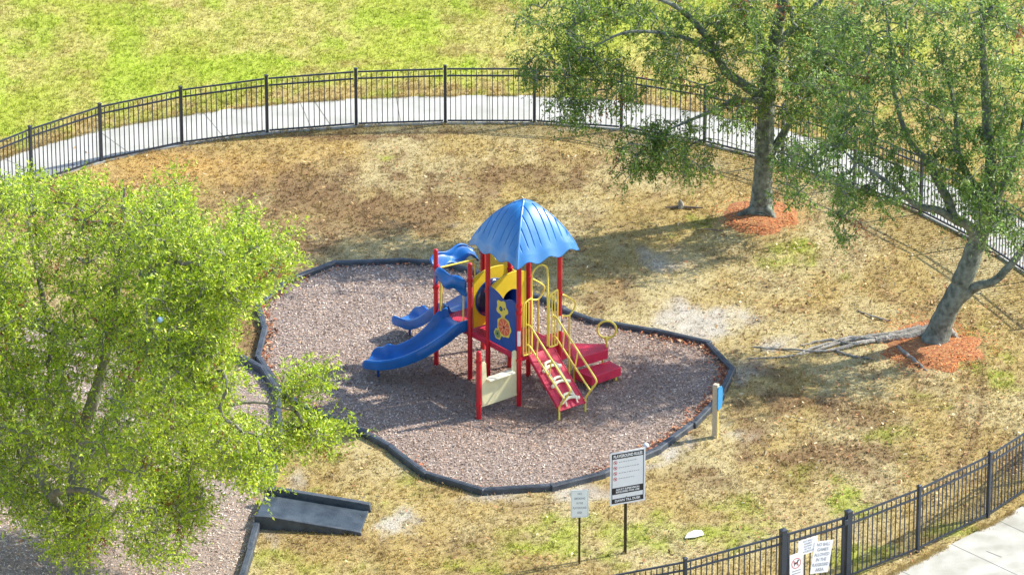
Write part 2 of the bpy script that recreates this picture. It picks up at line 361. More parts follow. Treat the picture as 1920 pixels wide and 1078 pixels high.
# ---------------------------------------------------------------- paths
def strip_path(name, inner, outer, z, joints, m='concrete'):
    mb = MB(); n = len(inner)
    for i in range(n - 1):
        a, b, c, d = inner[i], inner[i + 1], outer[i + 1], outer[i]
        mb.add([(*a, z), (*b, z), (*c, z), (*d, z)], [(0, 1, 2, 3)])
        mb.add([(*a, z), (*b, z), (*b, -.1), (*a, -.1)], [(0, 3, 2, 1)])
        mb.add([(*d, z), (*c, z), (*c, -.1), (*d, -.1)], [(0, 1, 2, 3)])
    mb.cur = 1
    for (a, b, w) in joints: mb.bar((*a, z + .0005), (*b, z + .0005), w, .004)
    return mb.build(name, [M[m], M['joint']], smooth=False, kind="structure")
js = []
L = 0
for i in range(1, len(PATH_IN)):
    L += math.dist(PATH_IN[i], PATH_IN[i - 1])
    if L > 1.83: L = 0; js.append((PATH_IN[i], PATH_OUT[i], .016))
js.append((G(620, 237), G(588, 190), .022))
strip_path("path", PATH_IN, PATH_OUT, .022, js)
np_out = [(p[0] + 2.3, p[1] - 2.6) for p in NP_EDGE]
js = []; L = .5
for i in range(1, len(NP_EDGE)):
    L += math.dist(NP_EDGE[i], NP_EDGE[i - 1])
    if L > 1.25:
        L = 0; js.append((NP_EDGE[i], np_out[i], .014))
js.append((G(1850, 1035), G(1878, 1046), .02))
strip_path("path", NP_EDGE[::-1], np_out[::-1], .022, js, 'concrete2')

# ---------------------------------------------------------------- mulch beds
def bed(name, poly, z, m, skirt=.0):
    mb = MB(); n = len(poly); mb.add([(*p, z) for p in poly], [tuple(range(n))])
    me = mb.build(name, m, smooth=False, kind="structure")
    return me
bed("mulch_bed", MAINW[::-1], .006, M['mulchbed'])
bed("mulch_bed", LEFTPOLY[::-1], .004, M['mulchbed'])
def ringpoly(c, r, s, k=40):
    out = []
    for i in range(k):
        a = 2 * math.pi * i / k; rr = 1 + .22 * (vnoise(np.array(3 * math.cos(a) + s), np.array(3 * math.sin(a)), 5) - .5) * 2
        out.append((c[0] + r[0] * rr * math.cos(a), c[1] + r[1] * rr * math.sin(a)))
    return out
RP = [ringpoly(c, r, 7 * i) for i, (c, r) in enumerate(RINGS)]
for rp in RP:
    mb = MB(); c = np.mean(rp, 0); n = len(rp); vs = []
    for k, (f, z) in enumerate([(.84, -.02), (.74, .012), (.5, .035), (.25, .06)]): vs += [(c[0] + (p[0] - c[0]) * f, c[1] + (p[1] - c[1]) * f, z) for p in rp]
    fs = [(r * n + i, r * n + (i + 1) % n, (r + 1) * n + (i + 1) % n, (r + 1) * n + i) for r in range(3) for i in range(n)] + [tuple(3 * n + i for i in range(n))]
    mb.add(vs, fs); mb.build("red_mulch", M['redmulch'], kind="structure")

def scatter(poly, per_m2):
    P = np.array(poly); lo = P.min(0); hi = P.max(0); lo = np.maximum(lo, [-12, -14.5]); hi = np.minimum(hi, [12, 18])
    n = int((hi - lo).prod() * per_m2); p = RNG.random((n, 2)) * (hi - lo) + lo
    return p[inpoly(p[:, 0], p[:, 1], poly)]
def chips(name, p, cols, ln=(.02, .055), wd=(.007, .016), z0=.008, zr=.02):
    n = len(p); a = RNG.random(n) * 6.283; l = RNG.uniform(*ln, n) / 2; w = RNG.uniform(*wd, n) / 2
    d = np.stack([np.cos(a), np.sin(a)], -1); s = np.stack([-np.sin(a), np.cos(a)], -1)
    z = z0 + RNG.random(n) * zr; t = RNG.normal(0, .30, n) * l; tw = RNG.normal(0, .5, n) * w
    def vert(u, v, dz): return np.concatenate([p + d * (l * u)[:, None] + s * (w * v)[:, None], (z + dz)[:, None]], 1)
    one = np.ones(n)
    V = np.stack([vert(-one, -one * .8, -t - tw + w * .2), vert(one, -one, t - tw), vert(one * .8, one, t + tw), vert(-one, one * .7, -t + tw + w * .6)], 1)
    V[:, :, 2] = np.maximum(V[:, :, 2], .004)
    C = np.repeat(cols[:, None, :], 4, 1)
    return bulk(name, V.reshape(-1, 3), n, C.reshape(-1, 3), M['chips'], 4, kind="stuff")
def pick(n, pal, wts, var=.22):
    pal = np.array(pal); k = RNG.choice(len(pal), n, p=np.array(wts) / sum(wts)); return pal[k] * (1 + RNG.normal(0, var, (n, 1))).clip(.4, 1.7)
PAL_M = [(.52, .42, .35), (.38, .28, .215), (.66, .58, .50), (.21, .145, .11), (.47, .31, .20)]
def mulchcols(p, warm):
    n = len(p); c = pick(n, PAL_M, [4, 3.4, 2.2, 1.6, 1.0])
    br = fbm(p[:, 0] * .8, p[:, 1] * .6, 131)[:, None]; w = (warm(p)[:, None] + (br - .5) * .9).clip(0, 1)
    v_ = fbm(p[:, 0] * 1.7, p[:, 1] * 1.1, 171)[:, None]; c = c * (.72 + .56 * v_)
    return c * (1 - w) + c * np.array([.74, .55, .44]) * w
PLAY_C = G(960, 745)
def warm_main(p):
    b = [blob(*q) for q in [(860, 730, 130, 45, .9), (1230, 660, 110, 40, .6), (1060, 790, 130, 40, .6), (720, 720, 60, 25, .5), (900, 680, 80, 25, .9), (960, 800, 240, 50, .55), (1200, 700, 130, 70, .6), (700, 700, 80, 40, .6), (1100, 850, 150, 40, .35)]]
    v = msk(p[:, 0], p[:, 1], b, 77)
    # browner mulch by the equipment, with shade under the slides painted in
    return v
pm = scatter(MAINW, 1200); chips("wood_chips", pm, mulchcols(pm, warm_main))
pl = scatter(LEFTPOLY, 600); cl = mulchcols(pl, lambda p: np.zeros(len(p))) * 1.35; chips("wood_chips", pl, cl.clip(0, .8))
for rp in RP:
    pr = scatter([( (q[0]-np.mean(rp,0)[0])*1.12+np.mean(rp,0)[0], (q[1]-np.mean(rp,0)[1])*1.12+np.mean(rp,0)[1]) for q in rp], 900)
    cc_ = np.mean(rp, 0); dd_ = np.hypot(*((pr - cc_) / (np.ptp(rp, 0) / 2)).T); pr = pr[RNG.random(len(pr)) < smooth(1.25, .35, dd_ + (vnoise(pr[:, 0] * 3.5, pr[:, 1] * 3, 211) - .5) * .7)]; pr = pr + RNG.normal(0, .06, pr.shape)
    chips("red_wood_chips", pr, pick(len(pr), [(.66, .22, .07), (.48, .13, .045), (.68, .38, .14), (.26, .08, .035), (.52, .40, .16)], [4.5, 2.4, 1.8, .8, 1]), z0=.02, zr=.05)
# red-brown leaf litter along the inside of the timber border and strewn over the lawn
def near_line(pts, n, spread, inside=None):
    out = []; seg = [(pts[i], pts[i + 1]) for i in range(len(pts) - 1)]; ls = np.array([math.dist(*s) for s in seg])
    k = RNG.choice(len(seg), n, p=ls / ls.sum())
    for i in k:
        a, b = np.array(seg[i][0]), np.array(seg[i][1]); t = RNG.random(); d = b - a; nn = np.array([-d[1], d[0]]) / np.hypot(*d)
        out.append(a + d * t + nn * abs(RNG.normal(0, spread)) * (-1 if inside is None else inside))
    return np.array(out)
W2 = MAINW + MAINW[:1]
lit = near_line(W2, 700, .10); lit = lit[inpoly(lit[:, 0], lit[:, 1], MAINW)]
right = [G(p[0], p[1], .1) for p in [(1224, 617), (1330, 641), (1374, 688), (1351, 737), (1299, 791), (1235, 838), (1130, 884)]]
lit2 = near_line(right, 1200, .13); lit2 = lit2[inpoly(lit2[:, 0], lit2[:, 1], MAINW)]
lit3 = near_line([G(p[0], p[1], .1) for p in [(577, 763), (527, 728), (483, 667), (497, 611), (486, 567), (536, 524)]], 500, .10); lit3 = lit3[inpoly(lit3[:, 0], lit3[:, 1], MAINW)]
lp = np.concatenate([lit, lit2, lit3]); chips("leaf_litter", lp, pick(len(lp), [(.40, .14, .07), (.48, .24, .12), (.26, .10, .06), (.60, .42, .28)], [3, 3, 2, 1.5]), ln=(.04, .07), wd=(.02, .035), z0=.02, zr=.04)

# ---------------------------------------------------------------- grass blades
def blades():
    box = [(-11.5, -14), (11.5, -14), (12, 17.5), (-12, 17.5)]
    p = scatter(box, 150)
    keep = ~(inpoly(p[:, 0], p[:, 1], MAINW) | inpoly(p[:, 0], p[:, 1], LEFTPOLY) | inpoly(p[:, 0], p[:, 1], PATHPOLY) | inpoly(p[:, 0], p[:, 1], NPATHPOLY))
    for rp in RP: keep &= ~inpoly(p[:, 0], p[:, 1], rp)
    p = p[keep]
    sd = msk(p[:, 0], p[:, 1], SAND, 15); bd = msk(p[:, 0], p[:, 1], BROWN, 25); p = p[RNG.random(len(p)) > np.clip(sd * 1.15, 0, .92)]
    e_ = [near_line(l_, n_, .035, s_) for l_, n_, s_ in ((PATH_OUT, 5200, -1), (PATH_IN, 1800, 1), (NP_EDGE, 2600, -1), (NP_EDGE, 900, 1))]; e_ = np.concatenate(e_); e_ = e_[vnoise(e_[:, 0] * 3, e_[:, 1] * 3, 201) > .35]; p = np.concatenate([p, e_])
    n = len(p); k = 4
    col = gcol(p[:, 0], p[:, 1]); outf = inpoly(p[:, 0], p[:, 1], OUTER); gm = msk(p[:, 0], p[:, 1], GREEN, 35)
    hgt = np.where(outf, 1.25, .85 + .5 * gm); dens = fbm(p[:, 0] * 2.3, p[:, 1] * 1.7, 151)
    P = np.repeat(p, k, 0) + RNG.normal(0, .02, (n * k, 2)); a = RNG.random(n * k) * 6.283; h = RNG.uniform(.018, .048, n * k) * np.repeat(hgt * (.6 + .9 * dens), k)
    w = RNG.uniform(.007, .013, n * k); le = RNG.uniform(.2, 1.3, n * k) * h; b = RNG.random(n * k) * 6.283
    dx = np.stack([np.cos(a), np.sin(a)], -1) * w[:, None]; tip = np.stack([np.cos(b), np.sin(b)], -1) * le[:, None]
    z0 = np.full((n * k, 1), -.012); h[-len(e_) * k:] += .022
    V = np.stack([np.concatenate([P - dx, z0], 1), np.concatenate([P + dx, z0], 1), np.concatenate([P + tip, h[:, None]], 1)], 1)
    C = np.repeat(col, k, 0) * (1 + RNG.normal(0, .20, (n * k, 1))).clip(.5, 1.6) * 1.12
    s = RNG.random(n * k) < .10; C[s] = C[s] * .6 + np.array([.62, .52, .30]) * .4
    C = np.repeat(C[:, None, :], 3, 1)
    bulk("grass", V.reshape(-1, 3), n * k, C.reshape(-1, 3).clip(0, .9), M['blades'], 3, kind="stuff")
blades()
# dead leaves on the lawn, thicker at the right by the trees
pd = scatter([(-9, -12), (11, -12), (11, 7), (-9, 7)], 9); pd = pd[(~inpoly(pd[:, 0], pd[:, 1], MAINW)) & (~inpoly(pd[:, 0], pd[:, 1], NPATHPOLY))]
pe = scatter([(4, -11), (11, -8), (11, 3), (4, 2)], 22); pe = pe[~inpoly(pe[:, 0], pe[:, 1], MAINW)]; pd = np.concatenate([pd, pe])
chips("dead_leaves", pd, pick(len(pd), [(.46, .31, .15), (.33, .17, .08), (.56, .46, .28)], [3, 3, 1.5]), ln=(.04, .08), wd=(.02, .035), z0=.02, zr=.03)

# ---------------------------------------------------------------- fences
def fence_panel(a, b, parent, H=1.22, wrails=(.02, .028), inset=.045, npk=None, z0=.06):
    a = Vector((*a, 0)); b = Vector((*b, 0)); d = (b - a); L = d.length; d.normalize(); mb = MB()
    a2 = a + d * inset; b2 = b - d * inset
    for z in (H - .015, H - .165, z0): mb.bar(a2 + Vector((0, 0, z)), b2 + Vector((0, 0, z)), .026, .032)
    n = npk or round(L / .107)
    for i in range(1, n):
        p = a + d * (L * i / n)
        mb.box((p.x, p.y, (H - .03 + z0 - .03) / 2), (.016, .016, H - .03 - z0 + .0), Matrix.Rotation(math.atan2(d.y, d.x), 3, 'Z'))
    return mb.build("fence_panel", M['black'], parent, smooth=False)
def fence_post(p, ang, parent, w=.06, H=1.27, name="post", cap=True):
    mb = MB(); m = Matrix.Rotation(ang, 3, 'Z'); mb.box((p[0], p[1], H / 2 - .05), (w, w, H + .1), m)
    o = mb.build(name, M['black'], parent, bevel=.004, smooth=False)
    cb = MB(); h = w / 2 + .006
    vs = [m @ Vector((x, y, z)) + Vector((p[0], p[1], H)) for x, y, z in [(-h, -h, -.004), (h, -h, -.004), (h, h, -.004), (-h, h, -.004), (-h, -h, .014), (h, -h, .014), (h, h, .014), (-h, h, .014), (0, 0, .034)]]
    cb.add(vs, [(3, 2, 1, 0), (0, 1, 5, 4), (1, 2, 6, 5), (2, 3, 7, 6), (3, 0, 4, 7), (4, 5, 8), (5, 6, 8), (6, 7, 8), (7, 4, 8)])
    cb.build("post_cap", M['black'], o, smooth=False); return o
def fence(pts, name, label, posts=None, H=1.22):
    r = empty(name, (0, 0, 0), label=label, cat="fence"); base = Vector((*pts[0], 0)); r.location = base
    L = [(p[0] - base.x, p[1] - base.y) for p in pts]
    for i, p in enumerate(L):
        q = L[min(i + 1, len(L) - 1)]; q0 = L[max(i - 1, 0)]; an = math.atan2(q[1] - q0[1], q[0] - q0[0])
        if posts is None or posts[i]: fence_post(p, an, r)
    for i in range(len(L) - 1): fence_panel(L[i], L[i + 1], r, H)
    return r
fence(FENCE_FAR, "metal_fence", "long curved black picket fence behind the playground, along the pale path")
NG = [G(*p) for p in [(1466, 1121), (1588, 1085)]]
NR = [G(*p) for p in [(1590, 1084.5), (1720, 1033.5), (1852, 969), (1969, 892), (2070, 805)]]
NL = [G(*p) for p in [(1464, 1121.7), (1283, 1172), (1103, 1207), (915, 1235)]]
fr = fence(NR, "metal_fence", "black picket fence right of the gate, beside the concrete path", posts=[0, 1, 1, 1, 1])
fl = fence(NL, "metal_fence", "short stretch of black metal picket fence at the bottom edge, left of the gate", posts=[0, 1, 1, 1])
# gate with its two heavy posts
ga, gb = Vector((*NG[0], 0)), Vector((*NG[1], 0)); gd = (gb - ga).normalized(); gang = math.atan2(gd.y, gd.x)
g = empty("fence_gate", ga, gang, label="black metal gate with three paper notices, between two thick square posts", cat="gate"); GL = (gb - ga).length
gp = fence_post((0, 0), 0, g, w=.105, H=1.30, name="gate_post"); fence_post((GL, 0), 0, g, w=.105, H=1.30, name="gate_post")
mb = MB()
for x in (.105, GL - .105): mb.box((x, 0, .66), (.05, .04, 1.12))
for z in (1.20, 1.05, .13): mb.box((GL / 2, 0, z), (GL - .26, .034, .036))
mb.build("gate_frame", M['black'], g, bevel=.003, smooth=False)
mb = MB(); n = 9
for i in range(1, n + 1):
    x = .13 + (GL - .26) * i / (n + 1); mb.box((x, 0, .665), (.017, .017, 1.03))
mb.build("pickets", M['black'], g, smooth=False)
for z in (1.12, .3):
    mb = MB(); mb.cyl((.068, -.028), .016, z - .05, z + .05, 10); mb.box((.068, 0, z), (.05, .03, .06)); mb.build("hinge", M['black'], g)
mb = MB(); mb.box((GL - .085, -.02, 1.13), (.07, .08, .10)); mb.cyl((GL - .085, -.02), .018, 1.17, 1.27, 10, dome=.01); mb.build("latch", M['black'], g, bevel=.005)
# notices on the gate
def notice(name, label, x, z, w, h, tilt, yoff, group=None, m='paper', bend=.0):
    wp = ga + gd * x; r = empty(name, (wp.x, wp.y, z - h / 2), gang, label=label, cat="sign", group=group)
    ca_, sa_ = math.cos(tilt), math.sin(tilt)
    mt = frame((0, yoff, h / 2), (ca_, 0, sa_), (-sa_, 0, ca_))
    plate("sheet", M[m], r, [[(-w / 2, -h / 2), (w / 2, -h / 2), (w / 2, h / 2), (-w / 2, h / 2)]], .004, mt, bev=.0005)
    return r, mt @ Matrix.Translation((0, 0, .0028))
r, mt = notice("paper_sign", "white paper notice fixed highest on the gate under its second rail, upright", .50, .885, .40, .29, R(1), -.030)
for i, (s, w) in enumerate([("NO BALL", .2), ("GAMES", .16), ("ALLOWED", .17), ("IN THE", .14), ("PLAYGROUND", .30)]):
    text("lettering", s, .045, M['grey'], r, mt @ Matrix.Translation((0, .10 - i * .05, 0)), bold=.0006, width=w)
r, mt = notice("paper_sign", "tilted white notice in larger letters reading NO BALL GAMES, at the right of the gate", .785, .60, .385, .60, R(-9), -.037)
for i, (s, w) in enumerate([("NO BALL", .28), ("GAMES", .24), ("ALLOWED", .32), ("IN THE", .22), ("PLAYGROUND", .34), ("AREA", .18)]):
    text("lettering", s, .082, M['grey'], r, mt @ Matrix.Translation((0, .235 - i * .094, 0)), bold=.002, width=w)
r, mt = notice("paper_sign", "white notice with a crossed-out dog in a red ring, at the left of the gate", .26, .56, .27, .50, R(2), -.037)
RED = plate("ring_symbol", M['signred'], r, [circ(0, .06, .098), circ(0, .06, .086)], .002, mt, bev=.0002)
plate("ring_symbol", M['signred'], r, [[(-.066, .118), (-.058, .126), (.066, .002), (.058, -.006)]], .002, mt @ Matrix.Translation((0, 0, .0008)), bev=.0002)
plate("dog_symbol", M['signblack'], r, [[(-.052, .10), (-.046, .085), (-.035, .078), (.012, .082), (.028, .105), (.032, .12), (.045, .118), (.06, .105), (.058, .098), (.042, .092), (.030, .06), (.032, .015), (.022, .015), (.016, .05), (-.022, .048), (-.034, .03), (-.030, .012), (-.040, .012), (-.046, .032), (-.040, .06), (-.050, .08)]], .002, mt @ Matrix.Translation((0, 0, .0004)), bev=.0002)
for i in range(2): plate("lettering", M['grey'], r, [[(-.09, -.09 - i * .05), (.09, -.09 - i * .05), (.09, -.075 - i * .05), (-.09, -.075 - i * .05)]], .0015, mt, bev=.0002)

# ---------------------------------------------------------------- plastic timber borders
def timber(a, b, parent, w=.12, h=.10, z0=-.06, lap=.03):
    a = Vector((*a, 0)); b = Vector((*b, 0)); d = (b - a); L = d.length; d.normalize(); s = Vector((-d.y, d.x, 0)); mb = MB()
    prof = [(-w / 2, z0), (-w / 2 + .004, h - .022), (-w / 2 + .018, h), (w / 2 - .018, h), (w / 2 - .004, h - .022), (w / 2, z0)]
    ts = [-lap, -lap + .012, .02, L * .5, L - .02, L + lap - .012, L + lap]; vs = []; fs = []; k = len(prof)
    for i, t in enumerate(ts):
        sc = .90 if i in (0, len(ts) - 1) else 1
        dz = -.012 if i in (0, len(ts) - 1) else 0
        vs += [a + d * t + s * (p[0] * sc) + Vector((0, 0, p[1] + dz)) for p in prof]
    for i in range(len(ts) - 1):
        for j in range(k - 1): fs.append((i * k + j, i * k + j + 1, (i + 1) * k + j + 1, (i + 1) * k + j))
    fs.append(tuple(range(k - 1, -1, -1))); fs.append(tuple((len(ts) - 1) * k + j for j in range(k)))
    mb.add(vs, fs)
    # stake heads and rib lines on the top
    for t in (.10, L - .10):
        c = a + d * t; mb.cyl((c.x, c.y), .022, h - .01, h + .006, 8)
    mb.bar(a + d * .16 + Vector((0, 0, h + .002)), b - d * .16 + Vector((0, 0, h + .002)), .03, .006)
    return mb.build("timber", M['timber'], parent, smooth=False)
def border(pts, closed, label, h, w=.12):
    base = Vector((*pts[0], 0)); r = empty("playground_border", base, label=label, cat="border")
    L = [(p[0] - base.x, p[1] - base.y) for p in pts]; n = len(L)
    for i in range(n if closed else n - 1):
        a, b = Vector(L[i]), Vector(L[(i + 1) % n]); j = .018 * ((i * 7) % 3 - 1); nrm = Vector((-(b - a).y, (b - a).x)).normalized() * j
        timber(a + nrm, b + nrm, r, w, h + .004 * (i % 3))
    return r
border(MAINW, True, "closed loop of black plastic timbers around the mulch under the climbing structure", BORDER_Z)
LB = [G(p[0], p[1], .14) for p in LEFTB]; LB2 = [G(p[0], p[1], .14) for p in LEFTB2]
border(LB, False, "black plastic timber edging on the left, partly under the tree, running down to the ramp", .14)
border(LB2, False, "black plastic timber edging below the ramp, running off the bottom edge", .14)

# ---------------------------------------------------------------- half ramp
def ramp():
    A = Vector((*G(492, 990), 0)); B = Vector((*G(675, 1002), 0)); C = Vector((*G(690, 957), 0)); Dd = A + (C - B)
    r = empty("access_ramp", A, label="black plastic wheelchair ramp over the timber edging at the bottom left", cat="ramp")
    ex = (B - A); L = ex.length; ex.normalize(); ey = Vector((-ex.y, ex.x, 0)); W = (C - B).dot(ey)
    def p(u, v, z): return ex * u + ey * v + Vector((0, 0, z))
    H = .21; mb = MB()
    vs = [p(-.12, .04, H), p(.12, .04, H), p(L, .04, .03), p(-.12, W - .04, H), p(.12, W - .04, H), p(L, W - .04, .03)]
    lo = [Vector((v.x, v.y, -.05)) for v in vs]
    mb.add(vs + lo, [(0, 1, 4, 3), (1, 2, 5, 4), (0, 6, 7, 1), (1, 7, 8, 2), (2, 8, 11, 5), (5, 11, 10, 4), (4, 10, 9, 3), (3, 9, 6, 0)])
    mb.build("ramp_surface", M['ramp'], r, bevel=.01, smooth=False)
    for k, (v0, v1, hh) in enumerate([(-.02, .05, .03), (W - .05, W + .06, .12)]):
        mb = MB(); pts = [(-.14, H + hh), (.14, H + hh), (L * .9, .05 + hh), (L + .02, .02 + hh), (L + .04, -.05), (-.14, -.05)]
        n = len(pts); vs = [p(u, v0, z) for u, z in pts] + [p(u, v1, z) for u, z in pts]
        mb.add(vs, [tuple(range(n - 1, -1, -1)), tuple(range(n, 2 * n))] + [(i, (i + 1) % n, n + (i + 1) % n, n + i) for i in range(n)])
        mb.build("kerb", M['timber'], r, bevel=.014, smooth=False)
    for i in range(3):
        pass
ramp()

# ---------------------------------------------------------------- free-standing signs
def sign_frame(px, py, du):
    x, y = G(px, py); return (x, y, 0), math.atan2(du[1], du[0])
# large rules sign (panel plane follows the photo: right side farther away)
loc, an = sign_frame(1172, 1035, (1, .40))
s1 = empty("rules_sign", loc, an, label="large white rules sign with black bands reading PLAYGROUND RULES, on a bronze post", cat="sign")
mb = MB(); mb.box((0, 0, .93), (.045, .045, 1.96)); mb.build("post", M['postbrown'], s1, bevel=.004, smooth=False)
fm = frame((0.02, -.035, 1.475), (1, 0, 0), (0, 0, 1)); W_, H_ = .66, 1.01
pn = plate("panel", M['white'], s1, [[(-W_/2, -H_/2), (W_/2, -H_/2), (W_/2, H_/2), (-W_/2, H_/2)]], .008, fm, bev=.001)
ft = fm @ Matrix.Translation((0, 0, .0052))
def rect(x0, y0, x1, y1): return [(x0, y0), (x1, y0), (x1, y1), (x0, y1)]
plate("border_line", M['signblack'], pn, [rect(-.30, -.475, .30, .475), rect(-.288, -.463, .288, .463)], .002, ft, bev=.0002)
for y0, y1 in ((.375, .47), (-.30, -.175), (-.47, -.385)): plate("band", M['signblack'], pn, [rect(-.296, y0, .296, y1)], .0024, ft, bev=.0002)
f2 = ft @ Matrix.Translation((0, 0, .002))
text("lettering", "PLAYGROUND RULES", .075, M['white'], pn, f2 @ Matrix.Translation((0, .422, 0)), bold=.003, width=.54)
text("lettering", "ADULT SUPERVISION", .046, M['white'], pn, f2 @ Matrix.Translation((0, -.215, 0)), bold=.0015, width=.44)
text("lettering", "REQUIRED FOR USE", .046, M['white'], pn, f2 @ Matrix.Translation((0, -.262, 0)), bold=.0015, width=.44)
text("lettering", "DAWN TILL DUSK", .062, M['white'], pn, f2 @ Matrix.Translation((0, -.428, 0)), bold=.002, width=.48)
for i in range(4):
    y = .31 - i * .105
    plate("symbol", M['signred'], pn, [circ(-.235, y, .036, 18), circ(-.235, y, .027, 18)], .002, ft, bev=.0002)
    plate("symbol", M['signred'], pn, [[(-.262, y + .016), (-.254, y + .024), (-.208, y - .018), (-.216, y - .026)]], .0022, ft, bev=.0002)
    plate("symbol", M['signblack'], pn, [[(-.245, y - .014), (-.235, y + .016), (-.222, y + .004), (-.226, y - .016)]], .0016, ft, bev=.0002)
    for k, wl in enumerate(([.34, .0], [.38, .0], [.40, .0], [.30, .0])[i][:1]):
        x = -.17
        while x < -.17 + wl:
            w = random.uniform(.02, .05); plate("small_print", M['grey'], pn, [rect(x, y - .006, min(x + w, -.17 + wl), y + .006)], .0012, ft, bev=.0002); x += w + .012
for z in (1.1, 1.85):
    mb = MB(); mb.tube([(0.0, -.048, z), (0.0, .03, z)], .010, 8); mb.build("bolt", M['steel'], s1)
# small sign
loc, an = sign_frame(1086, 1055, (1, .10))
s2 = empty("notice_sign", loc, an, label="small pale no-smoking sign on a thin bronze post, left of the rules sign", cat="sign")
mb = MB(); mb.box((0, 0, .66), (.036, .036, 1.42)); mb.build("post", M['postbrown'], s2, bevel=.003, smooth=False)
def rrect(w, h, r, n=5):
    o = []
    for cx, cy, a in ((w/2 - r, h/2 - r, 0), (-w/2 + r, h/2 - r, 90), (-w/2 + r, -h/2 + r, 180), (w/2 - r, -h/2 + r, 270)):
        o += [(cx + r * math.cos(R(a + 90 * k / n)), cy + r * math.sin(R(a + 90 * k / n))) for k in range(n + 1)]
    return o
fm = frame((0, -.028, 1.16), (1, 0, 0), (0, 0, 1)); pn = plate("panel", M['teal'], s2, [rrect(.31, .53, .03)], .006, fm, bev=.001)
ft = fm @ Matrix.Translation((0, 0, .004))
plate("border_line", M['grey'], pn, [rrect(.285, .505, .024), rrect(.277, .497, .02)], .0014, ft, bev=.0002)
for s, y, w in (("NO", .19, .07), ("SMOKING", .10, .19), ("IN THE", .01, .11), ("PLAYGROUND", -.08, .235), ("AREA", -.17, .09)):
    text("lettering", s, .055, M['grey'], pn, ft @ Matrix.Translation((0, y, 0)), bold=.001, width=w)
# wooden post with light-blue board
loc, an = sign_frame(1341, 818, (.35, .94))
s3 = empty("trail_marker", loc, 0, label="square wooden post with a light blue board on its side, right of the mulch border", cat="sign post")
m3 = Matrix.Rotation(R(-24), 3, 'Z'); mb = MB(); mb.box((0, 0, .50), (.095, .095, 1.10), m3); mb.build("post", M['wood'], s3, bevel=.008, smooth=False)
mb = MB(); nn = m3 @ Vector((1, 0, 0)); mb.box(nn * .049 + Vector((0, 0, .50)), (.004, .085, 1.02), m3)
n2 = m3 @ Vector((0, -1, 0)); mb.box(n2 * .0 + nn * .0495 + Vector((0, 0, .5)), (.003, .08, .98), m3); mb.build("painted_face", M['woodface'], s3, smooth=False)
bm3 = frame(nn * .062 + Vector((0, 0, .78)) + m3 @ Vector((0, .03, 0)) * 1.0, m3 @ Vector((0, 1, 0)), (0, 0, 1))
plate("board", M['skyblue'], s3, [[(-.10, -.19), (-.05, -.235), (.05, -.235), (.12, -.17), (.13, .12), (.08, .20), (-.06, .235), (-.10, .17)]], .02, bm3, bev=.003)

# ---------------------------------------------------------------- play structure (own frame: +X along the counter, +Y back along the decks)
PO = G(973, 761); PR = R(38.3)
ps = empty("play_structure", (PO[0], PO[1], 0), PR, label="red, blue and yellow climbing structure with two slides and a blue roof", cat="playground")
DZ = 1.0; PRAD = .046
def post(x, y, h, name="post", cap=True, collars=()):
    mb = MB(); mb.cyl((x, y), PRAD, -.08, h, 18, dome=.03 if cap else 0); o = mb.build(name, M['red'], ps)
    for z in collars:
        cb = MB(); cb.cyl((x, y), PRAD + .011, z - .032, z + .032, 18)
        for a in (0, 1.57, 3.14, 4.71): cb.tube([(x + (PRAD + .005) * math.cos(a), y + (PRAD + .005) * math.sin(a), z), (x + (PRAD + .026) * math.cos(a), y + (PRAD + .026) * math.sin(a), z)], .012, 6)
        cb.build("collar", M['red'], o)
    return o
P1, P2, P3, P4 = (0, .92), (0, 0), (.95, 0), (.95, .92)
A, B, C, D_ = (0, 1.46), (-.10, 2.36), (1.02, 2.38), (.92, 1.44)
for p in (P1, P3, P4): post(*p, 3.0, cap=False, collars=(DZ - .06, 2.0))
pp = post(*P2, 3.02, cap=False, collars=(DZ - .06, DZ + 1.02, .95 + .92)); post(*A, 2.34, collars=(DZ - .06, 2.02)); post(*B, 2.34, collars=(DZ - .06, 2.02, 1.6)); post(*C, 2.34, collars=(DZ - .06, 2.02)); post(*D_, 2.34, collars=(DZ - .06, 2.02))
post(-.92, .02, 1.34, collars=(.30, 1.16))
# stickers on two posts
for (x, y), z in ((P2, 1.38), (P3, 1.42)):
    mb = MB(); n = 6; th0 = -math.pi / 2 - PR; vs = []
    for i in range(n + 1):
        a = th0 - .62 + 1.24 * i / n
        vs += [(x + (PRAD + .003) * math.cos(a), y + (PRAD + .003) * math.sin(a), z - .15), (x + (PRAD + .003) * math.cos(a), y + (PRAD + .003) * math.sin(a), z + .15)]
    mb.add(vs, [(2 * i, 2 * i + 2, 2 * i + 3, 2 * i + 1) for i in range(n)])
    mb.build("age_label", M['white'], ps)
    
# decks
def deck(poly, name="deck", z=DZ, th=.05, rim=.11):
    mb = MB(); n = len(poly); mb.add([(*p, z) for p in poly] + [(*p, z - th) for p in poly], [tuple(range(n)), tuple(range(2 * n - 1, n - 1, -1))] + [(i, n + i, n + (i + 1) % n, (i + 1) % n) for i in range(n)])
    for i in range(n):
        a, b = poly[i], poly[(i + 1) % n]; mb.bar((*a, z - rim / 2 - .004), (*b, z - rim / 2 - .004), .035, rim)
    o = mb.build(name, M['deck'], ps, bevel=.006, smooth=False)
    hb = MB(); P = np.array(poly); lo, hi = P.min(0), P.max(0)
    for x in np.arange(lo[0] + .05, hi[0], .055):
        for y in np.arange(lo[1] + .05, hi[1], .055):
            if inpoly(x, y, [(p[0] * .94 + P[:, 0].mean() * .06, p[1] * .94 + P[:, 1].mean() * .06) for p in poly]):
                hb.tube([(x, y, z - .001), (x, y, z + .0014)], .014, 6)
    hb.build("perforations", M['deckhole'], o, smooth=False); return o
deck([(0.02, 0.02), (.93, .02), (.93, .90), (.02, .90)])
deck([(.02, .935), (.93, .935), (.905, 1.42), (.02, 1.42)])
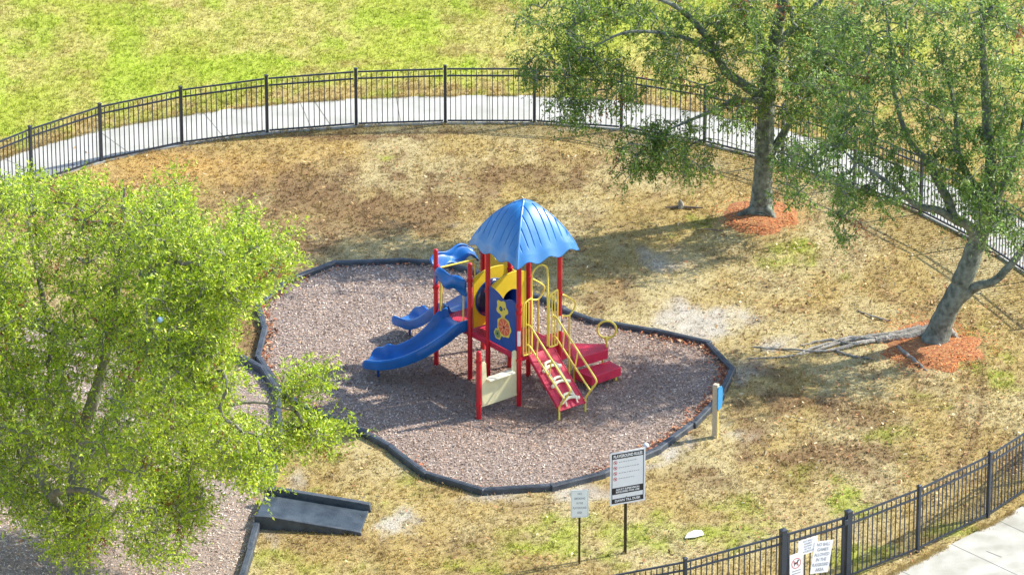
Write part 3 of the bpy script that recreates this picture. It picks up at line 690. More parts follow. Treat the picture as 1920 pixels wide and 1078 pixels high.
deck([(.02, 1.455), (.905, 1.455), (.99, 2.36), (-.07, 2.34)])
# roof: square dome with hips, veins and a scalloped eave
def roof():
    cx, cy, HS = .475, .465, .725; N = 150; mb = MB()
    def prof(b):                                    # height against distance from the middle (0..1)
        return 3.84 - .77 * b ** 1.85 - .06 * b + .03 * math.exp(-(b / .09) ** 2)
    def P(face, a, b):                              # a along the eave -1..1 (|a|<=b)
        t = a / b if b > 1e-6 else 0
        sag = .055 * math.sin(math.pi * min(b, 1)) * (1 - t * t) - .015 * b ** 3 * (1 - t * t) - .02 * b ** 4 * abs(t) ** 6 + .042 * math.cos(t * 3 * math.pi) * b ** 7
        ve = 0
        for g_ in (.14, .34, .54, .74): ve -= .026 * math.exp(-((abs(a) - g_) / .011) ** 2) * smooth(0, .05, b - abs(a)) * (1 - smooth(.80, .9, b))
        hip = .016 * math.exp(-((b - abs(a)) / .025) ** 2)
        z = prof(b) + sag + ve + hip; e = 1
        if b > .93:                                  # scalloped rim
            z -= .035 * (b - .93) / .07
        rad = HS * (1 + .05 * (1 - t * t) * b ** 2 + .02 * math.cos(a / .2 * 2 * math.pi) * b ** 6 * 0)
        u, w = a * HS, b * rad
        c, s = [(1, 0), (0, 1), (-1, 0), (0, -1)][face]
        return (cx + c * w - s * u, cy + s * w + c * u, z - .03)
    for face in range(4):
        vs = []; fs = []
        for i in range(N + 1):
            b = (i / N)
            for j in range(N + 1): vs.append(P(face, (2 * j / N - 1) * b, b))
        for i in range(N):
            for j in range(N):
                q = (i * (N + 1) + j, (i + 1) * (N + 1) + j, (i + 1) * (N + 1) + j + 1, i * (N + 1) + j + 1)
                fs.append(q if i else q[1:] if False else q)
        mb.add(vs, fs)
    # weld
    key = {}; remap = []; nv = []
    for v in mb.v:
        k = (round(v[0], 4), round(v[1], 4), round(v[2], 4))
        if k not in key: key[k] = len(nv); nv.append(v)
        remap.append(key[k])
    nf = []
    for f in mb.f:
        g2 = []
        for i in f:
            r_ = remap[i]
            if r_ not in g2: g2.append(r_)
        if len(g2) > 2: nf.append(tuple(g2))
    mb.v = nv; mb.f = nf; mb.mi = [0] * len(nf)
    o = mb.build("roof", M['roofblue'], ps); 
    o.data.polygons.foreach_set("use_smooth", [True] * len(o.data.polygons))
    sol = o.modifiers.new("solid", 'SOLIDIFY'); sol.thickness = .022; sol.offset = -1
    if o.data.attributes.get("sharp_edge"): o.data.attributes.remove(o.data.attributes["sharp_edge"])
    return o
roof()
# slides
def slide(path, name, hump, W0=.27):
    """path: list of (x,y,z) of the chute floor"""
    P = arc(path, 8); n = len(P); mb = MB()
    def sec(t):
        W = W0 + .05 * (1 - t) ** 2; h = .19 - .045 * t + (.07 * math.exp(-((t - hump) / .07) ** 2)); h2 = .17 - .05 * t
        if t > .93: k = (t - .93) / .07; h *= 1 - .45 * k * k; h2 *= 1 - .35 * k * k
        top = [(-W - .035, -.055), (-W - .05, .02), (-W - .045, h * .8), (-W - .02, h), (-W + .012, h - .006), (-W + .04, h * .5), (-W + .075, .03), (-W * .5, .004), (0, 0), (W * .5, .004), (W - .075, .03), (W - .04, h2 * .5), (W - .012, h2 - .006), (W + .02, h2), (W + .045, h2 * .8), (W + .05, .02), (W + .035, -.055)]
        bot = [(W - .02, -.045), (W * .4, -.035), (-W * .4, -.035), (-W + .02, -.045)]
        return top + bot
    k = None; vs = []; fs = []
    for i, p in enumerate(P):
        d = P[min(i + 1, n - 1)] - P[max(i - 1, 0)]; dh = Vector((d.x, d.y, 0)).normalized(); s = Vector((-dh.y, dh.x, 0)); dd = d.normalized()
        u = dd.cross(s) * -1
        if u.z < 0: u = -u
        u = (u * .6 + Vector((0, 0, 1)) * .4).normalized(); S = sec(i / (n - 1)); k = len(S)
        if i == n - 1: S = [(a * .86, b * .8 - .015) for a, b in S]
        if i == n - 2: S = [(a * .96, b * .95) for a, b in S]
        vs += [p + s * a + u * b for a, b in S]
    for i in range(n - 1):
        for j in range(k): fs.append((i * k + j, i * k + (j + 1) % k, (i + 1) * k + (j + 1) % k, (i + 1) * k + j))
    fs.append(tuple(range(k))); fs.append(tuple((n - 1) * k + j for j in range(k - 1, -1, -1)))
    mb.add(vs, fs); o = mb.build(name, M['blue'], ps)
    return o
sA = slide([(.06, 1.90, 1.0), (-.14, 1.90, .99), (-.40, 1.95, .80), (-.70, 2.10, .575), (-1.00, 2.34, .40), (-1.20, 2.57, .325), (-1.36, 2.82, .315)], "slide", .80)
tag(sA, label="near curved blue slide")
sB = slide([(.46, 2.30, 1.0), (.46, 2.52, .99), (.44, 2.82, .78), (.41, 3.12, .54), (.37, 3.45, .36), (.34, 3.70, .33), (.32, 3.95, .32)], "slide", .80)
tag(sB, label="far straight blue slide")
for sl_, (x, y) in ((sA, (-1.26, 2.63)), (sB, (.33, 3.74))):
    mb = MB(); mb.tube([(x, y, -.08), (x, y, .285)], .024, 10); mb.box((x, y, .285), (.16, .10, .012)); mb.build("slide_leg", M['dblue'], sl_)
# wavy hoods over the two slide mouths, with their yellow side bars
def hood(a, b, outw, zt, label, lean, HH=.30):
    a = Vector((*a, 0)); b = Vector((*b, 0)); d = b - a; L = d.length; d.normalize(); o = Vector((*outw, 0)).normalized(); mb = MB()
    nt, ns = 26, 10; vs = []; fs = []
    for i in range(nt + 1):
        t = i / nt; env = math.sin(math.pi * t) ** .6
        top = zt + .10 * math.sin(math.pi * t) + .045 * math.sin(t * 3 * math.pi + .4) ; hgt = HH + .05 * math.sin(t * 4 * math.pi)
        for j in range(ns + 1):
            s = j / ns; bul = .05 + .14 * env * math.sin(math.pi * (.15 + .75 * s)) + lean * (1 - s)
            bul += .03 * math.sin(s * math.pi * 2) * math.sin(t * math.pi * 3)
            vs.append(a + d * (L * t) + o * bul + Vector((0, 0, top - hgt * s)))
    for i in range(nt):
        for j in range(ns): q = i * (ns + 1) + j; fs.append((q, q + 1, q + ns + 2, q + ns + 1))
    mb.add(vs, fs); h = mb.build("slide_hood", M['blue'], ps); sm = h.modifiers.new("s", 'SOLIDIFY'); sm.thickness = .035; sm.offset = 0
    tag(h, label=label)
    for e, sg in ((a, 1), (b, -1)):
        q = e + d * (.11 * sg) + o * .03; mb = MB(); mb.tube(arc([q + Vector((0, 0, DZ + .02)), q + Vector((0, 0, DZ + .35)), q + Vector((0, 0, zt - .3)), q + d * (.05 * sg) + o * .06 + Vector((0, 0, zt - .18))], 5), .017, 8)
        mb.build("side_bar", M['ytube'], h)
    return h
hood((0, 1.50), (-.09, 2.32), (-1, -.1), 1.98, "wavy blue hood over the near slide", .0)
h2_ = hood((-.04, 2.37), (.97, 2.39), (0, 1), 2.02, "wavy blue hood over the far slide", .20, .20)
mb = MB(); mb.tube([(.05, 2.42, 1.93), (.9, 2.44, 1.86)], .018, 8); mb.build("grab_bar", M['ytube'], h2_)
# panels: plane helpers
XZ = lambda y: frame((0, y, 0), (1, 0, 0), (0, 0, 1)); YZ = lambda x: frame((x, 0, 0), (0, 1, 0), (0, 0, 1))
def spl(pts, n=6): return [(v.x, v.y) for v in arc([(a, b, 0) for a, b in pts], n)]
topY = spl([(.065, 2.03), (.2, 2.10), (.48, 2.15), (.75, 2.13), (.89, 2.08)])
bubble_hole = circ(.48, 1.56, .36)
yp = plate("bubble_panel", M['yellow'], ps, [[(.065, 1.04), (.065, 2.0)] + topY + [(.89, 1.04)], bubble_hole[::-1]], .03, XZ(1.45))
mb = MB(); vs = []; fs = []; n, k = 32, 8
for j in range(k + 1):
    a = j / k * math.pi / 2; rr = .37 * math.cos(a) if j < k else .001; dy = -.13 * math.sin(a)
    vs += [(.48 + rr * math.cos(2 * math.pi * i / n), 1.45 + dy, 1.56 + rr * math.sin(2 * math.pi * i / n)) for i in range(n)]
fs = [(j * n + i, j * n + (i + 1) % n, (j + 1) * n + (i + 1) % n, (j + 1) * n + i) for j in range(k) for i in range(n)]
mb.add(vs, fs); ob = mb.build("bubble_window", M['bubble'], yp); ob.data.polygons.foreach_set("use_smooth", [True] * len(ob.data.polygons))
q_ = ob.modifiers.new("s", 'SOLIDIFY'); q_.thickness = .006
mb = MB(); mb.tube([(.48 + .365 * math.cos(2 * math.pi * i / 40), 1.45 - .02, 1.56 + .365 * math.sin(2 * math.pi * i / 40)) for i in range(41)], .012, 6, cap=False); mb.build("window_ring", M['dblue'], yp)
arch = spl([(.065, 2.02), (.12, 2.10), (.35, 2.19), (.62, 2.22), (.89, 2.16)])
plate("arch_panel", M['yellow'], ps, [[(.065, 1.04)] + arch + [(.89, 1.04)], circ(.55, 1.62, .23, ry=.26)[::-1]], .03, XZ(.92))
mb = MB(); mb.cyl((0, 0), .225, -.0, .24, 26); hb = mb
for (x0, x1) in ((.0, 1.0),):
    hb = MB(); nseg = 26; pts = [(.55 + .225 * math.cos(2 * math.pi * i / nseg), 1.62 + .255 * math.sin(2 * math.pi * i / nseg)) for i in range(nseg)]
    hb.add([(a, .94, b) for a, b in pts] + [(a, 1.43, b) for a, b in pts], [(i, (i + 1) % nseg, nseg + (i + 1) % nseg, nseg + i) for i in range(nseg)])
    t_ = hb.build("crawl_tube", M['dblue'], ps); sq = t_.modifiers.new("s", 'SOLIDIFY'); sq.thickness = .012
# panel between the two back posts
plate("back_panel", M['yellow'], ps, [[(1.50, 1.04)] + spl([(1.50, 2.05), (1.62, 2.20), (1.9, 2.27), (2.15, 2.24), (2.33, 2.10)]) + [(2.33, 1.04)], circ(1.98, 2.06, .09)[::-1], circ(1.75, 1.75, .12)[::-1]], .03, frame((.965, 0, 0), (.04, 1, 0), (0, 0, 1)))
# back guard bars between D and P4
for k in range(3):
    mb = MB(); y = 1.05 + k * .13; mb.tube([(.94, y, DZ), (.94, y, 2.0)], .015, 8); mb.build("guard_bar", M['ytube'], ps)
mb = MB(); mb.tube([(.94, .98, 2.0), (.94, 1.4, 2.0)], .017, 8); mb.build("guard_bar", M['ytube'], ps)
# blue bee panel between P1 and P2
btop = spl([(.06, 2.03), (.18, 2.06), (.32, 2.03), (.44, 1.98), (.56, 2.04), (.70, 2.09), (.86, 2.11)])
bp = plate("play_panel", M['dblue'], ps, [[(.06, 1.03)] + btop + [(.86, 1.03)]], .03, YZ(-.005), label="blue panel with a yellow bee and round orange flower")
bee_m = frame((-.0225, 0, 0), (0, -1, 0), (0, 0, 1))   # facing the viewer (-X)
def art(m, loops, dz=0.0, name="bee_art"): plate(name, m, bp, loops, .006, bee_m @ Matrix.Translation((0, 0, dz)), bev=.0008)
def blobby(cx, cy, r, k, amp, n=40, ph=0): return [(cx + r * (1 + amp * math.cos(k * 2 * math.pi * i / n + ph)) * math.cos(2 * math.pi * i / n), cy + r * (1 + amp * math.cos(k * 2 * math.pi * i / n + ph)) * math.sin(2 * math.pi * i / n)) for i in range(n)]
art(M['art_yellow'], [blobby(-.47, 1.80, .16, 5, .14, ph=.6)]); art(M['art_dark'], [circ(-.50, 1.79, .048, 18)], .003); art(M['skyblue'], [circ(-.50, 1.79, .022, 14)], .005); art(M['art_dark'], [circ(-.40, 1.82, .020, 14)], .003)
art(M['art_yellow'], [blobby(-.41, 1.45, .20, 7, .06)]); art(M['orange'], [circ(-.41, 1.45, .165, 28)], .003)
for k in range(8):
    a = k * math.pi / 4 + .2; c_, s_ = math.cos(a), math.sin(a)
    art(M['orange2'], [[(-.41 + c_ * .04 - s_ * .008, 1.45 + s_ * .04 + c_ * .008), (-.41 + c_ * .15 - s_ * .008, 1.45 + s_ * .15 + c_ * .008), (-.41 + c_ * .15 + s_ * .008, 1.45 + s_ * .15 - c_ * .008), (-.41 + c_ * .04 + s_ * .008, 1.45 + s_ * .04 - c_ * .008)]], .005)
art(M['art_dark'], [circ(-.41, 1.45, .025, 12)], .006)
art(M['art_yellow'], [blobby(-.60, 1.25, .105, 6, .06)]); art(M['green'], [circ(-.60, 1.25, .08, 20)], .003); art(M['art_dark'], [circ(-.60, 1.26, .025, 12)], .005)
# entry arch and barred barriers at the ladder
mb = MB(); mb.tube(arc([(.285, -.02, 1.04), (.285, -.02, 1.8), (.285, -.02, 2.48), (.33, -.02, 2.64), (.47, -.02, 2.71), (.61, -.02, 2.64), (.655, -.02, 2.48), (.655, -.02, 1.8), (.655, -.02, 1.04)], 6), .019, 10); mb.build("entry_arch", M['ytube'], ps)
for x0, x1 in ((.075, .265), (.68, .875)):
    mb = MB(); mb.tube(arc([(x0, -.035, 1.98), (x0, -.035, 1.5), (x0, -.035, 1.06), (x0 + .03, -.035, 1.01), (x1 - .03, -.035, 1.01), (x1, -.035, 1.06), (x1, -.035, 1.5), (x1, -.035, 2.06), (x1 - .04, -.035, 2.10), (x0 + .03, -.035, 2.05), (x0, -.035, 1.98)], 4), .016, 8)
    for k in (1, 2): x = x0 + (x1 - x0) * k / 3; mb.tube([(x, -.035, 1.01), (x, -.035, 2.06)], .012, 8)
    mb.build("barrier", M['ytube'], ps)
# ladder board with cream foot rungs
lad = MB(); a = Vector((.48, -.03, .985)); b = Vector((.48, -.98, .20)); d = (b - a).normalized(); up = Vector((1, 0, 0)).cross(d); up = up if up.z > 0 else -up
lad.bar(a, b, .60, .022, up)
for x in (.185, .775):
    lad.bar(Vector((x, a.y, a.z - .012)), Vector((x, b.y, b.z - .012)), .02, .06, up)
lb = lad.build("ladder_board", M['deck'], ps, bevel=.004, smooth=False, label="red sloping ladder board with cream foot rungs")
def onb(s, x, h=.0): q = a + d * s; return Vector((x, q.y, q.z)) + up * (.012 + h)
Ls = (b - a).length
for x in (.355, .605):
    mb = MB(); mb.tube([onb(.32, x, .045), onb(.45, x, .05), onb(Ls - .12, x, .05), onb(Ls - .04, x, .02)], .015, 8); mb.build("ladder_rail", M['cream2'], lb)
for s0 in (.36, .70, 1.06):
    mb = MB()
    ptsr = [(-.21, .05), (-.165, .035), (-.12, -.02), (-.09, -.075), (-.04, -.095), (.04, -.095), (.09, -.075), (.12, -.02), (.165, .035), (.21, .05)]
    mb.tube(arc([onb(s0 + yv, .48 + xv, .03) for xv, yv in ptsr], 4), [.034 if (i < 6 or i > 30) else .027 for i in range(37)], 8)
    mb.tube(arc([onb(s0 + .03, .48 - .16, .03), onb(s0 - .005, .48 - .05, .035), onb(s0 - .005, .48 + .05, .035), onb(s0 + .03, .48 + .16, .03)], 5), .030, 8)
    mb.build("foot_rung", M['cream2'], lb)
def rail(x, m, nm="handrail"):
    mb = MB(); T = lambda s, z: (x, -s, z)
    mb.tube(arc([T(.03, 1.60), T(.10, 1.60), T(.19, 1.55), T(.35, 1.43), T(.8, 1.11), T(1.2, .83), T(1.275, .76), T(1.27, .70), T(1.2, .60), T(1.06, .42), T(.98, .30), T(.965, .24), T(.965, -.06)], 4), .0185, 10)
    mb.tube(arc([T(.03, 1.20), T(.10, 1.19), T(.19, 1.13), T(.4, .98), T(.8, .70), T(1.12, .48)], 4), .0175, 10)
    mb.tube([T(.66, .80), T(.74, 1.15)], .014, 8); mb.tube([T(.30, 1.05), T(.34, 1.43)], .014, 8)
    mb.build(nm, m, ps)
rail(.175, M['ytube']); rail(.790, M['ytube'])
# curved steps on the far right of the ladder with D-shaped rails
def step(poly, z, h, legs):
    mb = MB(); n = len(poly); mb.add([(*p, z) for p in poly] + [(*p, z - h) for p in poly], [tuple(range(n)), tuple(range(2 * n - 1, n - 1, -1))] + [(i, n + i, n + (i + 1) % n, (i + 1) % n) for i in range(n)])
    o = mb.build("step", M['deck'], ps, bevel=.012, smooth=False); P = np.array(poly); lo, hi = P.min(0), P.max(0); c = P.mean(0); hb = MB()
    for x in np.arange(lo[0] + .04, hi[0], .05):
        for y in np.arange(lo[1] + .04, hi[1], .05):
            if inpoly(x, y, [(p[0] * .9 + c[0] * .1, p[1] * .9 + c[1] * .1) for p in poly]): hb.tube([(x, y, z - .001), (x, y, z + .0015)], .0105, 6)
    hb.build("perforations", M['deckhole'], o, smooth=False)
    for x, y in legs:
        mb = MB(); mb.tube([(x, y, -.06), (x, y, z - h)], .020, 8); mb.build("step_leg", M['ytube'], o)
step([(1.44, -.35), (2.16, -.33), (2.17, .03), (1.38, .08)], .29, .175, [(2.09, -.26), (1.52, -.27), (2.08, -.04)])
step([(1.36, .09), (2.14, .04), (2.31, .24), (1.74, .72)], .52, .19, [(2.13, .18), (1.72, .62), (1.45, .18)])
step([(.99, .06), (1.34, .10), (1.70, .74), (1.35, .88), (.99, .88)], .76, .17, [(1.5, .72)])
for y0 in (0.0, .92):
    mb = MB(); T = lambda x, z: (.95 + x, y0 + .02, z)
    mb.tube(arc([T(.03, 1.95), T(.12, 1.93), T(.32, 1.78), T(.385, 1.70), T(.37, 1.60), T(.27, 1.50), T(.20, 1.49), T(.03, 1.54)], 5), .0175, 10)
    mb.tube([T(.25, 1.49), T(.25, 0 - .05)], .018, 10); mb.build("handrail", M['ytube'], ps)
wx = Vector((math.cos(PR), -math.sin(PR), 0)); rc = Vector((2.20, .15, .87))
mb = MB(); mb.tube([rc + wx * (.175 * math.cos(2 * math.pi * i / 36)) + Vector((0, 0, .175 * math.sin(2 * math.pi * i / 36))) for i in range(37)], .021, 10, cap=False); mb.tube([rc - Vector((0, 0, .175)), rc - Vector((0, 0, .40))], .020, 10)
mb.box(rc - Vector((0, 0, .18)), (.07, .05, .07)); mb.build("grab_ring", M['ytube'], ps)
# pale counter panel between the short post and P2
cp = plate("counter_panel", M['cream'], ps, [[(-.86, .26), (-.05, .26), (-.05, 1.12), (-.085, 1.15), (-.14, 1.13), (-.155, .74), (-.745, .74), (-.76, 1.08), (-.80, 1.12), (-.86, 1.10)]], .035, XZ(.02), bev=.008)
mb = MB(); mb.box((-.45, -.01, .745), (.60, .17, .035)); mb.build("counter_shelf", M['cream2'], cp, bevel=.012, smooth=False)
mb = MB(); mb.bar((-.92, .02, .245), (0, .02, .245), .035, .03); mb.build("cross_bar", M['cream'], cp)

# ---------------------------------------------------------------- trees
def tree(name, label, base, limbs, sprays, cols, leaf=(.075, .03), per=46, twl=(.25, .5), droop=.35, bark='bark', seed=1, extra_roots=(), rscale=1.0, dead=0.0, tipr=.004, up=.1):
    rng = np.random.default_rng(seed); B0 = Vector((base[0], base[1], 0)); root = empty(name, B0, label=label, cat="tree")
    mbt = MB(); sk = []; skr = []
    for lm in limbs:
        P = arc([(p[0], p[1], p[2]) for p in lm], 5); rs = np.interp(np.linspace(0, len(lm) - 1, len(P)), range(len(lm)), [p[3] for p in lm])
        Pw = []
        for i, p in enumerate(P): Pw.append(p + Vector(rng.normal(0, 1, 3)) * rs[i] * .05 - B0)
        mbt.tube(Pw, list(rs), 12); sk += [tuple(q) for q in Pw]; skr += list(rs)
    tr = mbt.build("trunk", M[bark], root)
    for rt in extra_roots:
        mb = MB(); P = arc([(p[0], p[1], p[2]) for p in rt], 5); rs = np.interp(np.linspace(0, len(rt) - 1, len(P)), range(len(rt)), [p[3] for p in rt])
        mb.tube([p - B0 + Vector(rng.normal(0, 1, 3)) * .008 for p in P], list(rs), 9); mb.build("root", M['root'], root)
    S = np.array(sprays) - np.array([B0.x, B0.y, 0]); SK = np.array(sk)
    # grow a branching tree over the spray points (each joins its nearest grown node)
    nodes = [tuple(p) for p in SK]; par = [-1] * len(nodes); N0 = len(nodes)
    ds = np.full(len(S), 1e9); pr = np.zeros(len(S), int); left = np.ones(len(S), bool)
    ok = np.array([r < .16 for r in skr]); 
    D = np.linalg.norm(S[:, None, :] - SK[None][:, :, :], axis=2) + np.where(ok, 0, .8)[None] + np.maximum(0, SK[None, :, 2] - S[:, None, 2]) * .25
    pr = D.argmin(1); ds = D.min(1); order = []
    cur = N0; P_all = list(map(np.array, nodes)); parent = {}
    for _ in range(len(S)):
        i = np.where(left, ds, 1e9).argmin(); left[i] = False; parent[cur] = pr[i]; P_all.append(S[i])
        d2 = np.linalg.norm(S - S[i], axis=1) * 1.02 + .06; b = d2 < ds; ds = np.where(b & left, d2, ds); pr = np.where(b & left, cur, pr); cur += 1
    cnt = np.ones(cur)
    for k in range(cur - 1, N0 - 1, -1): cnt[parent[k]] += cnt[k]
    mb = MB(); rad = lambda c: min(tipr + .0032 * c ** .45, .03) * rscale
    for k in range(N0, cur):
        a, b = P_all[parent[k]], P_all[k]; L = np.linalg.norm(b - a); m = (a + b) / 2 + rng.normal(0, .07, 3) * L + np.array([0, 0, .06 * L])
        r1 = rad(cnt[k]); mb.tube([a, m, b], [r1 * 1.15, r1, r1 * .85], 5 if r1 < .02 else 8, cap=False)
    # twigs + leaves
    n = len(S); nt = max(1, per // 9); V = []; Cc = []
    cen = np.array([S[:, 0].mean(), S[:, 1].mean(), S[:, 2].mean()]); clump = rng.normal(0, .2, n)
    pal = np.array(cols)
    TP, TD, TL, TI = [], [], [], []
    for k in range(n):
        o = S[k] - P_all[parent[N0 + k]] if N0 + k in parent else S[k] - cen
        o = S[k] - cen; o /= (np.linalg.norm(o) + 1e-6)
        for t in range(nt):
            d = rng.normal(0, 1, 3); d = d / np.linalg.norm(d) + o * .5 + np.array([0, 0, up - droop * rng.random()]); d /= np.linalg.norm(d)
            TP.append(S[k] + rng.normal(0, .06, 3)); TD.append(d); TL.append(rng.uniform(*twl)); TI.append(k)
    TP = np.array(TP); TD = np.array(TD); TL = np.array(TL); TI = np.array(TI)
    for i in range(0, len(TP), 2): mb.tube([TP[i], TP[i] + TD[i] * TL[i]], [.004, .002], 3, cap=False)
    mb.build("branches", M[bark], root)
    q = 9; nn = len(TP) * q; u = rng.random(nn); I = np.repeat(np.arange(len(TP)), q)
    P = TP[I] + TD[I] * (TL[I] * (.1 + .95 * u))[:, None]; P[:, 2] -= droop * .35 * (u ** 2) * TL[I]
    dirn = TD[I] * .5 + rng.normal(0, .75, (nn, 3)); dirn[:, 2] -= droop * .5; dirn /= np.linalg.norm(dirn, axis=1)[:, None]
    nrm = rng.normal(0, .55, (nn, 3)) + np.array([0, 0, 1]); sd = np.cross(dirn, nrm); sd /= np.linalg.norm(sd, axis=1)[:, None]; nz = np.cross(sd, dirn)
    l = rng.uniform(.7, 1.25, nn) * leaf[0]; w = l * leaf[1] / leaf[0]
    a_ = P; b_ = P + dirn * (l * .5)[:, None] + sd * (w * .5)[:, None] + nz * (w * .12)[:, None]; c_ = P + dirn * l[:, None]; d_ = P + dirn * (l * .5)[:, None] - sd * (w * .5)[:, None] + nz * (w * .12)[:, None]
    Vv = np.stack([a_, b_, c_, d_], 1).reshape(-1, 3); kc = rng.choice(len(pal), nn, p=np.array([.45, .3, .17, .08])); cc = pal[kc] * (1 + clump[TI[I]] + rng.normal(0, .14, nn)).clip(.45, 1.6)[:, None]
    if dead:
        dk = rng.random(n) < dead; dm = dk[TI[I]]; cc[dm] = np.array([.34, .13, .05]) * rng.uniform(.6, 1.3, (dm.sum(), 1))
    cr = bulk("crown", Vv, nn, np.repeat(cc, 4, 0).clip(0, .9), M['leaf'], 4); cr.parent = root
    return root
def ellip(c, r, n, rng, shell=.35):
    p = rng.normal(0, 1, (n, 3)); p /= np.linalg.norm(p, axis=1)[:, None]; rr = (shell + (1 - shell) * rng.random(n)) ** (1 / 2.2)
    return np.array(c) + p * rr[:, None] * np.array(r)
def n3(p, s, f): return (vnoise(p[:, 0] * f + p[:, 2] * f * .37, p[:, 1] * f + 5, s) + vnoise(p[:, 2] * f, p[:, 0] * f * .8 + p[:, 1] * f * .4, s + 3)) / 2
def inview_s(p, poly, m=14):
    x, y = PJ(p[:, 0], p[:, 1], p[:, 2]); return inpoly(x, y, poly) & inpoly(x + m, y, poly) & inpoly(x + m * .5, y - m * .8, poly) & inpoly(x + m * .5, y + m * .6, poly)
def inview(p, poly):
    x, y = PJ(p[:, 0], p[:, 1], p[:, 2]); return inpoly(x, y, poly)
# left tree: broad lime crown seen from above
def cl(lst, seed, ysp):
    out = []; r_ = np.random.default_rng(seed)
    for (px, py, rx, ry, yy, n) in lst:
        c = AT(px, py, yy); q = r_.normal(0, .5, (n, 3)).clip(-1.1, 1.1) * np.array([rx / 95, ysp, ry / 88]) + np.array(c); out.append(q)
    return np.concatenate(out)
lt = (G(150, 1168)[0], G(150, 1168)[1]); rng = np.random.default_rng(11)
POL1 = [(-300, 250), (-60, 320), (30, 345), (75, 322), (110, 345), (160, 335), (215, 350), (255, 385), (300, 352), (335, 352), (375, 385), (385, 420), (415, 440), (450, 405), (470, 430), (505, 425), (500, 455), (548, 470), (540, 512), (500, 545), (450, 600), (425, 640), (450, 690), (500, 715), (535, 720), (575, 690), (620, 690), (590, 730), (560, 770), (600, 790), (648, 815), (600, 840), (540, 850), (505, 885), (520, 920), (480, 925), (430, 880), (395, 900), (400, 960), (370, 1000), (345, 1060), (280, 1070), (240, 1020), (225, 960), (205, 1000), (170, 1065), (110, 1050), (75, 985), (20, 1010), (-20, 1080), (-300, 1100)]
p = ellip((lt[0] + .75, lt[1] + .9, 5.0), (4.5, 4.6, 4.0), 24000, rng, .5)
p = p[inview_s(p, POL1) & (p[:, 2] > 1.2)]; p = p[n3(p, 7, 1.35) > .465]
x, y = PJ(p[:, 0], p[:, 1], p[:, 2]); hole = (((x - 470) / 45) ** 2 + ((y - 750) / 22) ** 2 < 1) | (((x - 400) / 50) ** 2 + ((y - 690) / 14) ** 2 < .3) | (((x - 215) / 40) ** 2 + ((y - 920) / 30) ** 2 < 1) | (((x - 170) / 22) ** 2 + ((y - 770) / 50) ** 2 < 1)
hole |= (x > 430) & (np.abs(y - 765 + (x - 520) * .1) < 14); p = p[~hole]; p = p[:2300]
# fill the side of the crown that faces the playground
m_ = 7800; fx = rng.uniform(-260, 655, m_); fy = rng.uniform(318, 1080, m_); fY = lt[1] + rng.uniform(-2.6, 2.8, m_)
ff = np.array([AT(a_, b_, c_) for a_, b_, c_ in zip(fx, fy, fY)]); kk = inview_s(ff, POL1) & (ff[:, 2] > 1.6) & (ff[:, 2] < 9) & (n3(ff, 7, 1.35) > np.where(PJ(ff[:, 0], ff[:, 1], ff[:, 2])[1] < 850, .405, .46))
ff = ff[kk]; x, y = PJ(ff[:, 0], ff[:, 1], ff[:, 2])
hh = (((x - 475) / 48) ** 2 + ((y - 752) / 20) ** 2 < 1) | (((x - 215) / 40) ** 2 + ((y - 920) / 30) ** 2 < 1) | (((x - 170) / 20) ** 2 + ((y - 770) / 40) ** 2 < 1) | ((y > 860) & (rng.random(len(x)) < .62)) | ((x > 430) & (np.abs(y - 765 + (x - 520) * .1) < 14))
ff = ff[~hh][:2250]; p = np.concatenate([p, ff]); HANG = [(600, 818, 48, 20, lt[1] + .6, 24), (575, 718, 36, 20, lt[1] + .9, 20), (500, 830, 60, 24, lt[1] + .4, 26), (440, 850, 50, 36, lt[1] + .2, 22), (485, 890, 24, 30, lt[1], 10), (540, 735, 16, 14, lt[1] + .9, 4), (325, 370, 22, 34, lt[1] + 2, 12), (455, 425, 14, 26, lt[1] + 2, 6), (520, 480, 30, 26, lt[1] + 1.8, 14)]
p = np.concatenate([p, cl(HANG, 44, .6)])
def tp(*q): return (lt[0] + q[0], lt[1] + q[1], q[2], q[3])
limbs = [[tp(0, 0, -.1, .24), tp(.02, 0, .5, .19), tp(.05, .05, 1.3, .17), tp(0, .1, 2.2, .16), tp(.12, .2, 3.4, .12), tp(.5, .5, 4.6, .09), tp(.8, .8, 6.2, .06), tp(.9, 1.0, 7.6, .03)],
         [tp(0, .05, 1.6, .12), tp(-.6, .3, 2.6, .09), tp(-1.3, .8, 3.8, .07), tp(-2.2, 1.3, 5.2, .04), tp(-2.8, 1.6, 6.4, .02)],
         [tp(0, .1, 2.0, .11), tp(.7, .1, 2.8, .07), tp(1.5, .2, 3.5, .045), tp(2.8, .5, 3.9, .028), tp(3.7, .5, 3.75, .012)],
         [tp(.05, .2, 2.6, .10), tp(.7, 1.3, 3.6, .065), tp(1.6, 2.3, 4.6, .04), tp(2.8, 3.0, 5.6, .02)],
         [tp(0, 0, 1.9, .10), tp(-.3, -1.0, 2.9, .07), tp(.3, -2.2, 3.6, .045), tp(.8, -3.0, 3.8, .02)],
         [tp(.1, .2, 3.3, .09), tp(-.4, 1.3, 4.6, .06), tp(-.8, 2.6, 5.8, .04), tp(-1, 3.4, 6.6, .02)]]
LIME = [(.48, .62, .03), (.30, .45, .03), (.64, .74, .10), (.14, .24, .03)]
tree("shade_tree", "broad tree with bright lime-green leaves filling the left foreground", lt, limbs, p, LIME, leaf=(.074, .028), per=63, twl=(.24, .46), droop=.2, seed=3, dead=.015, up=.45)
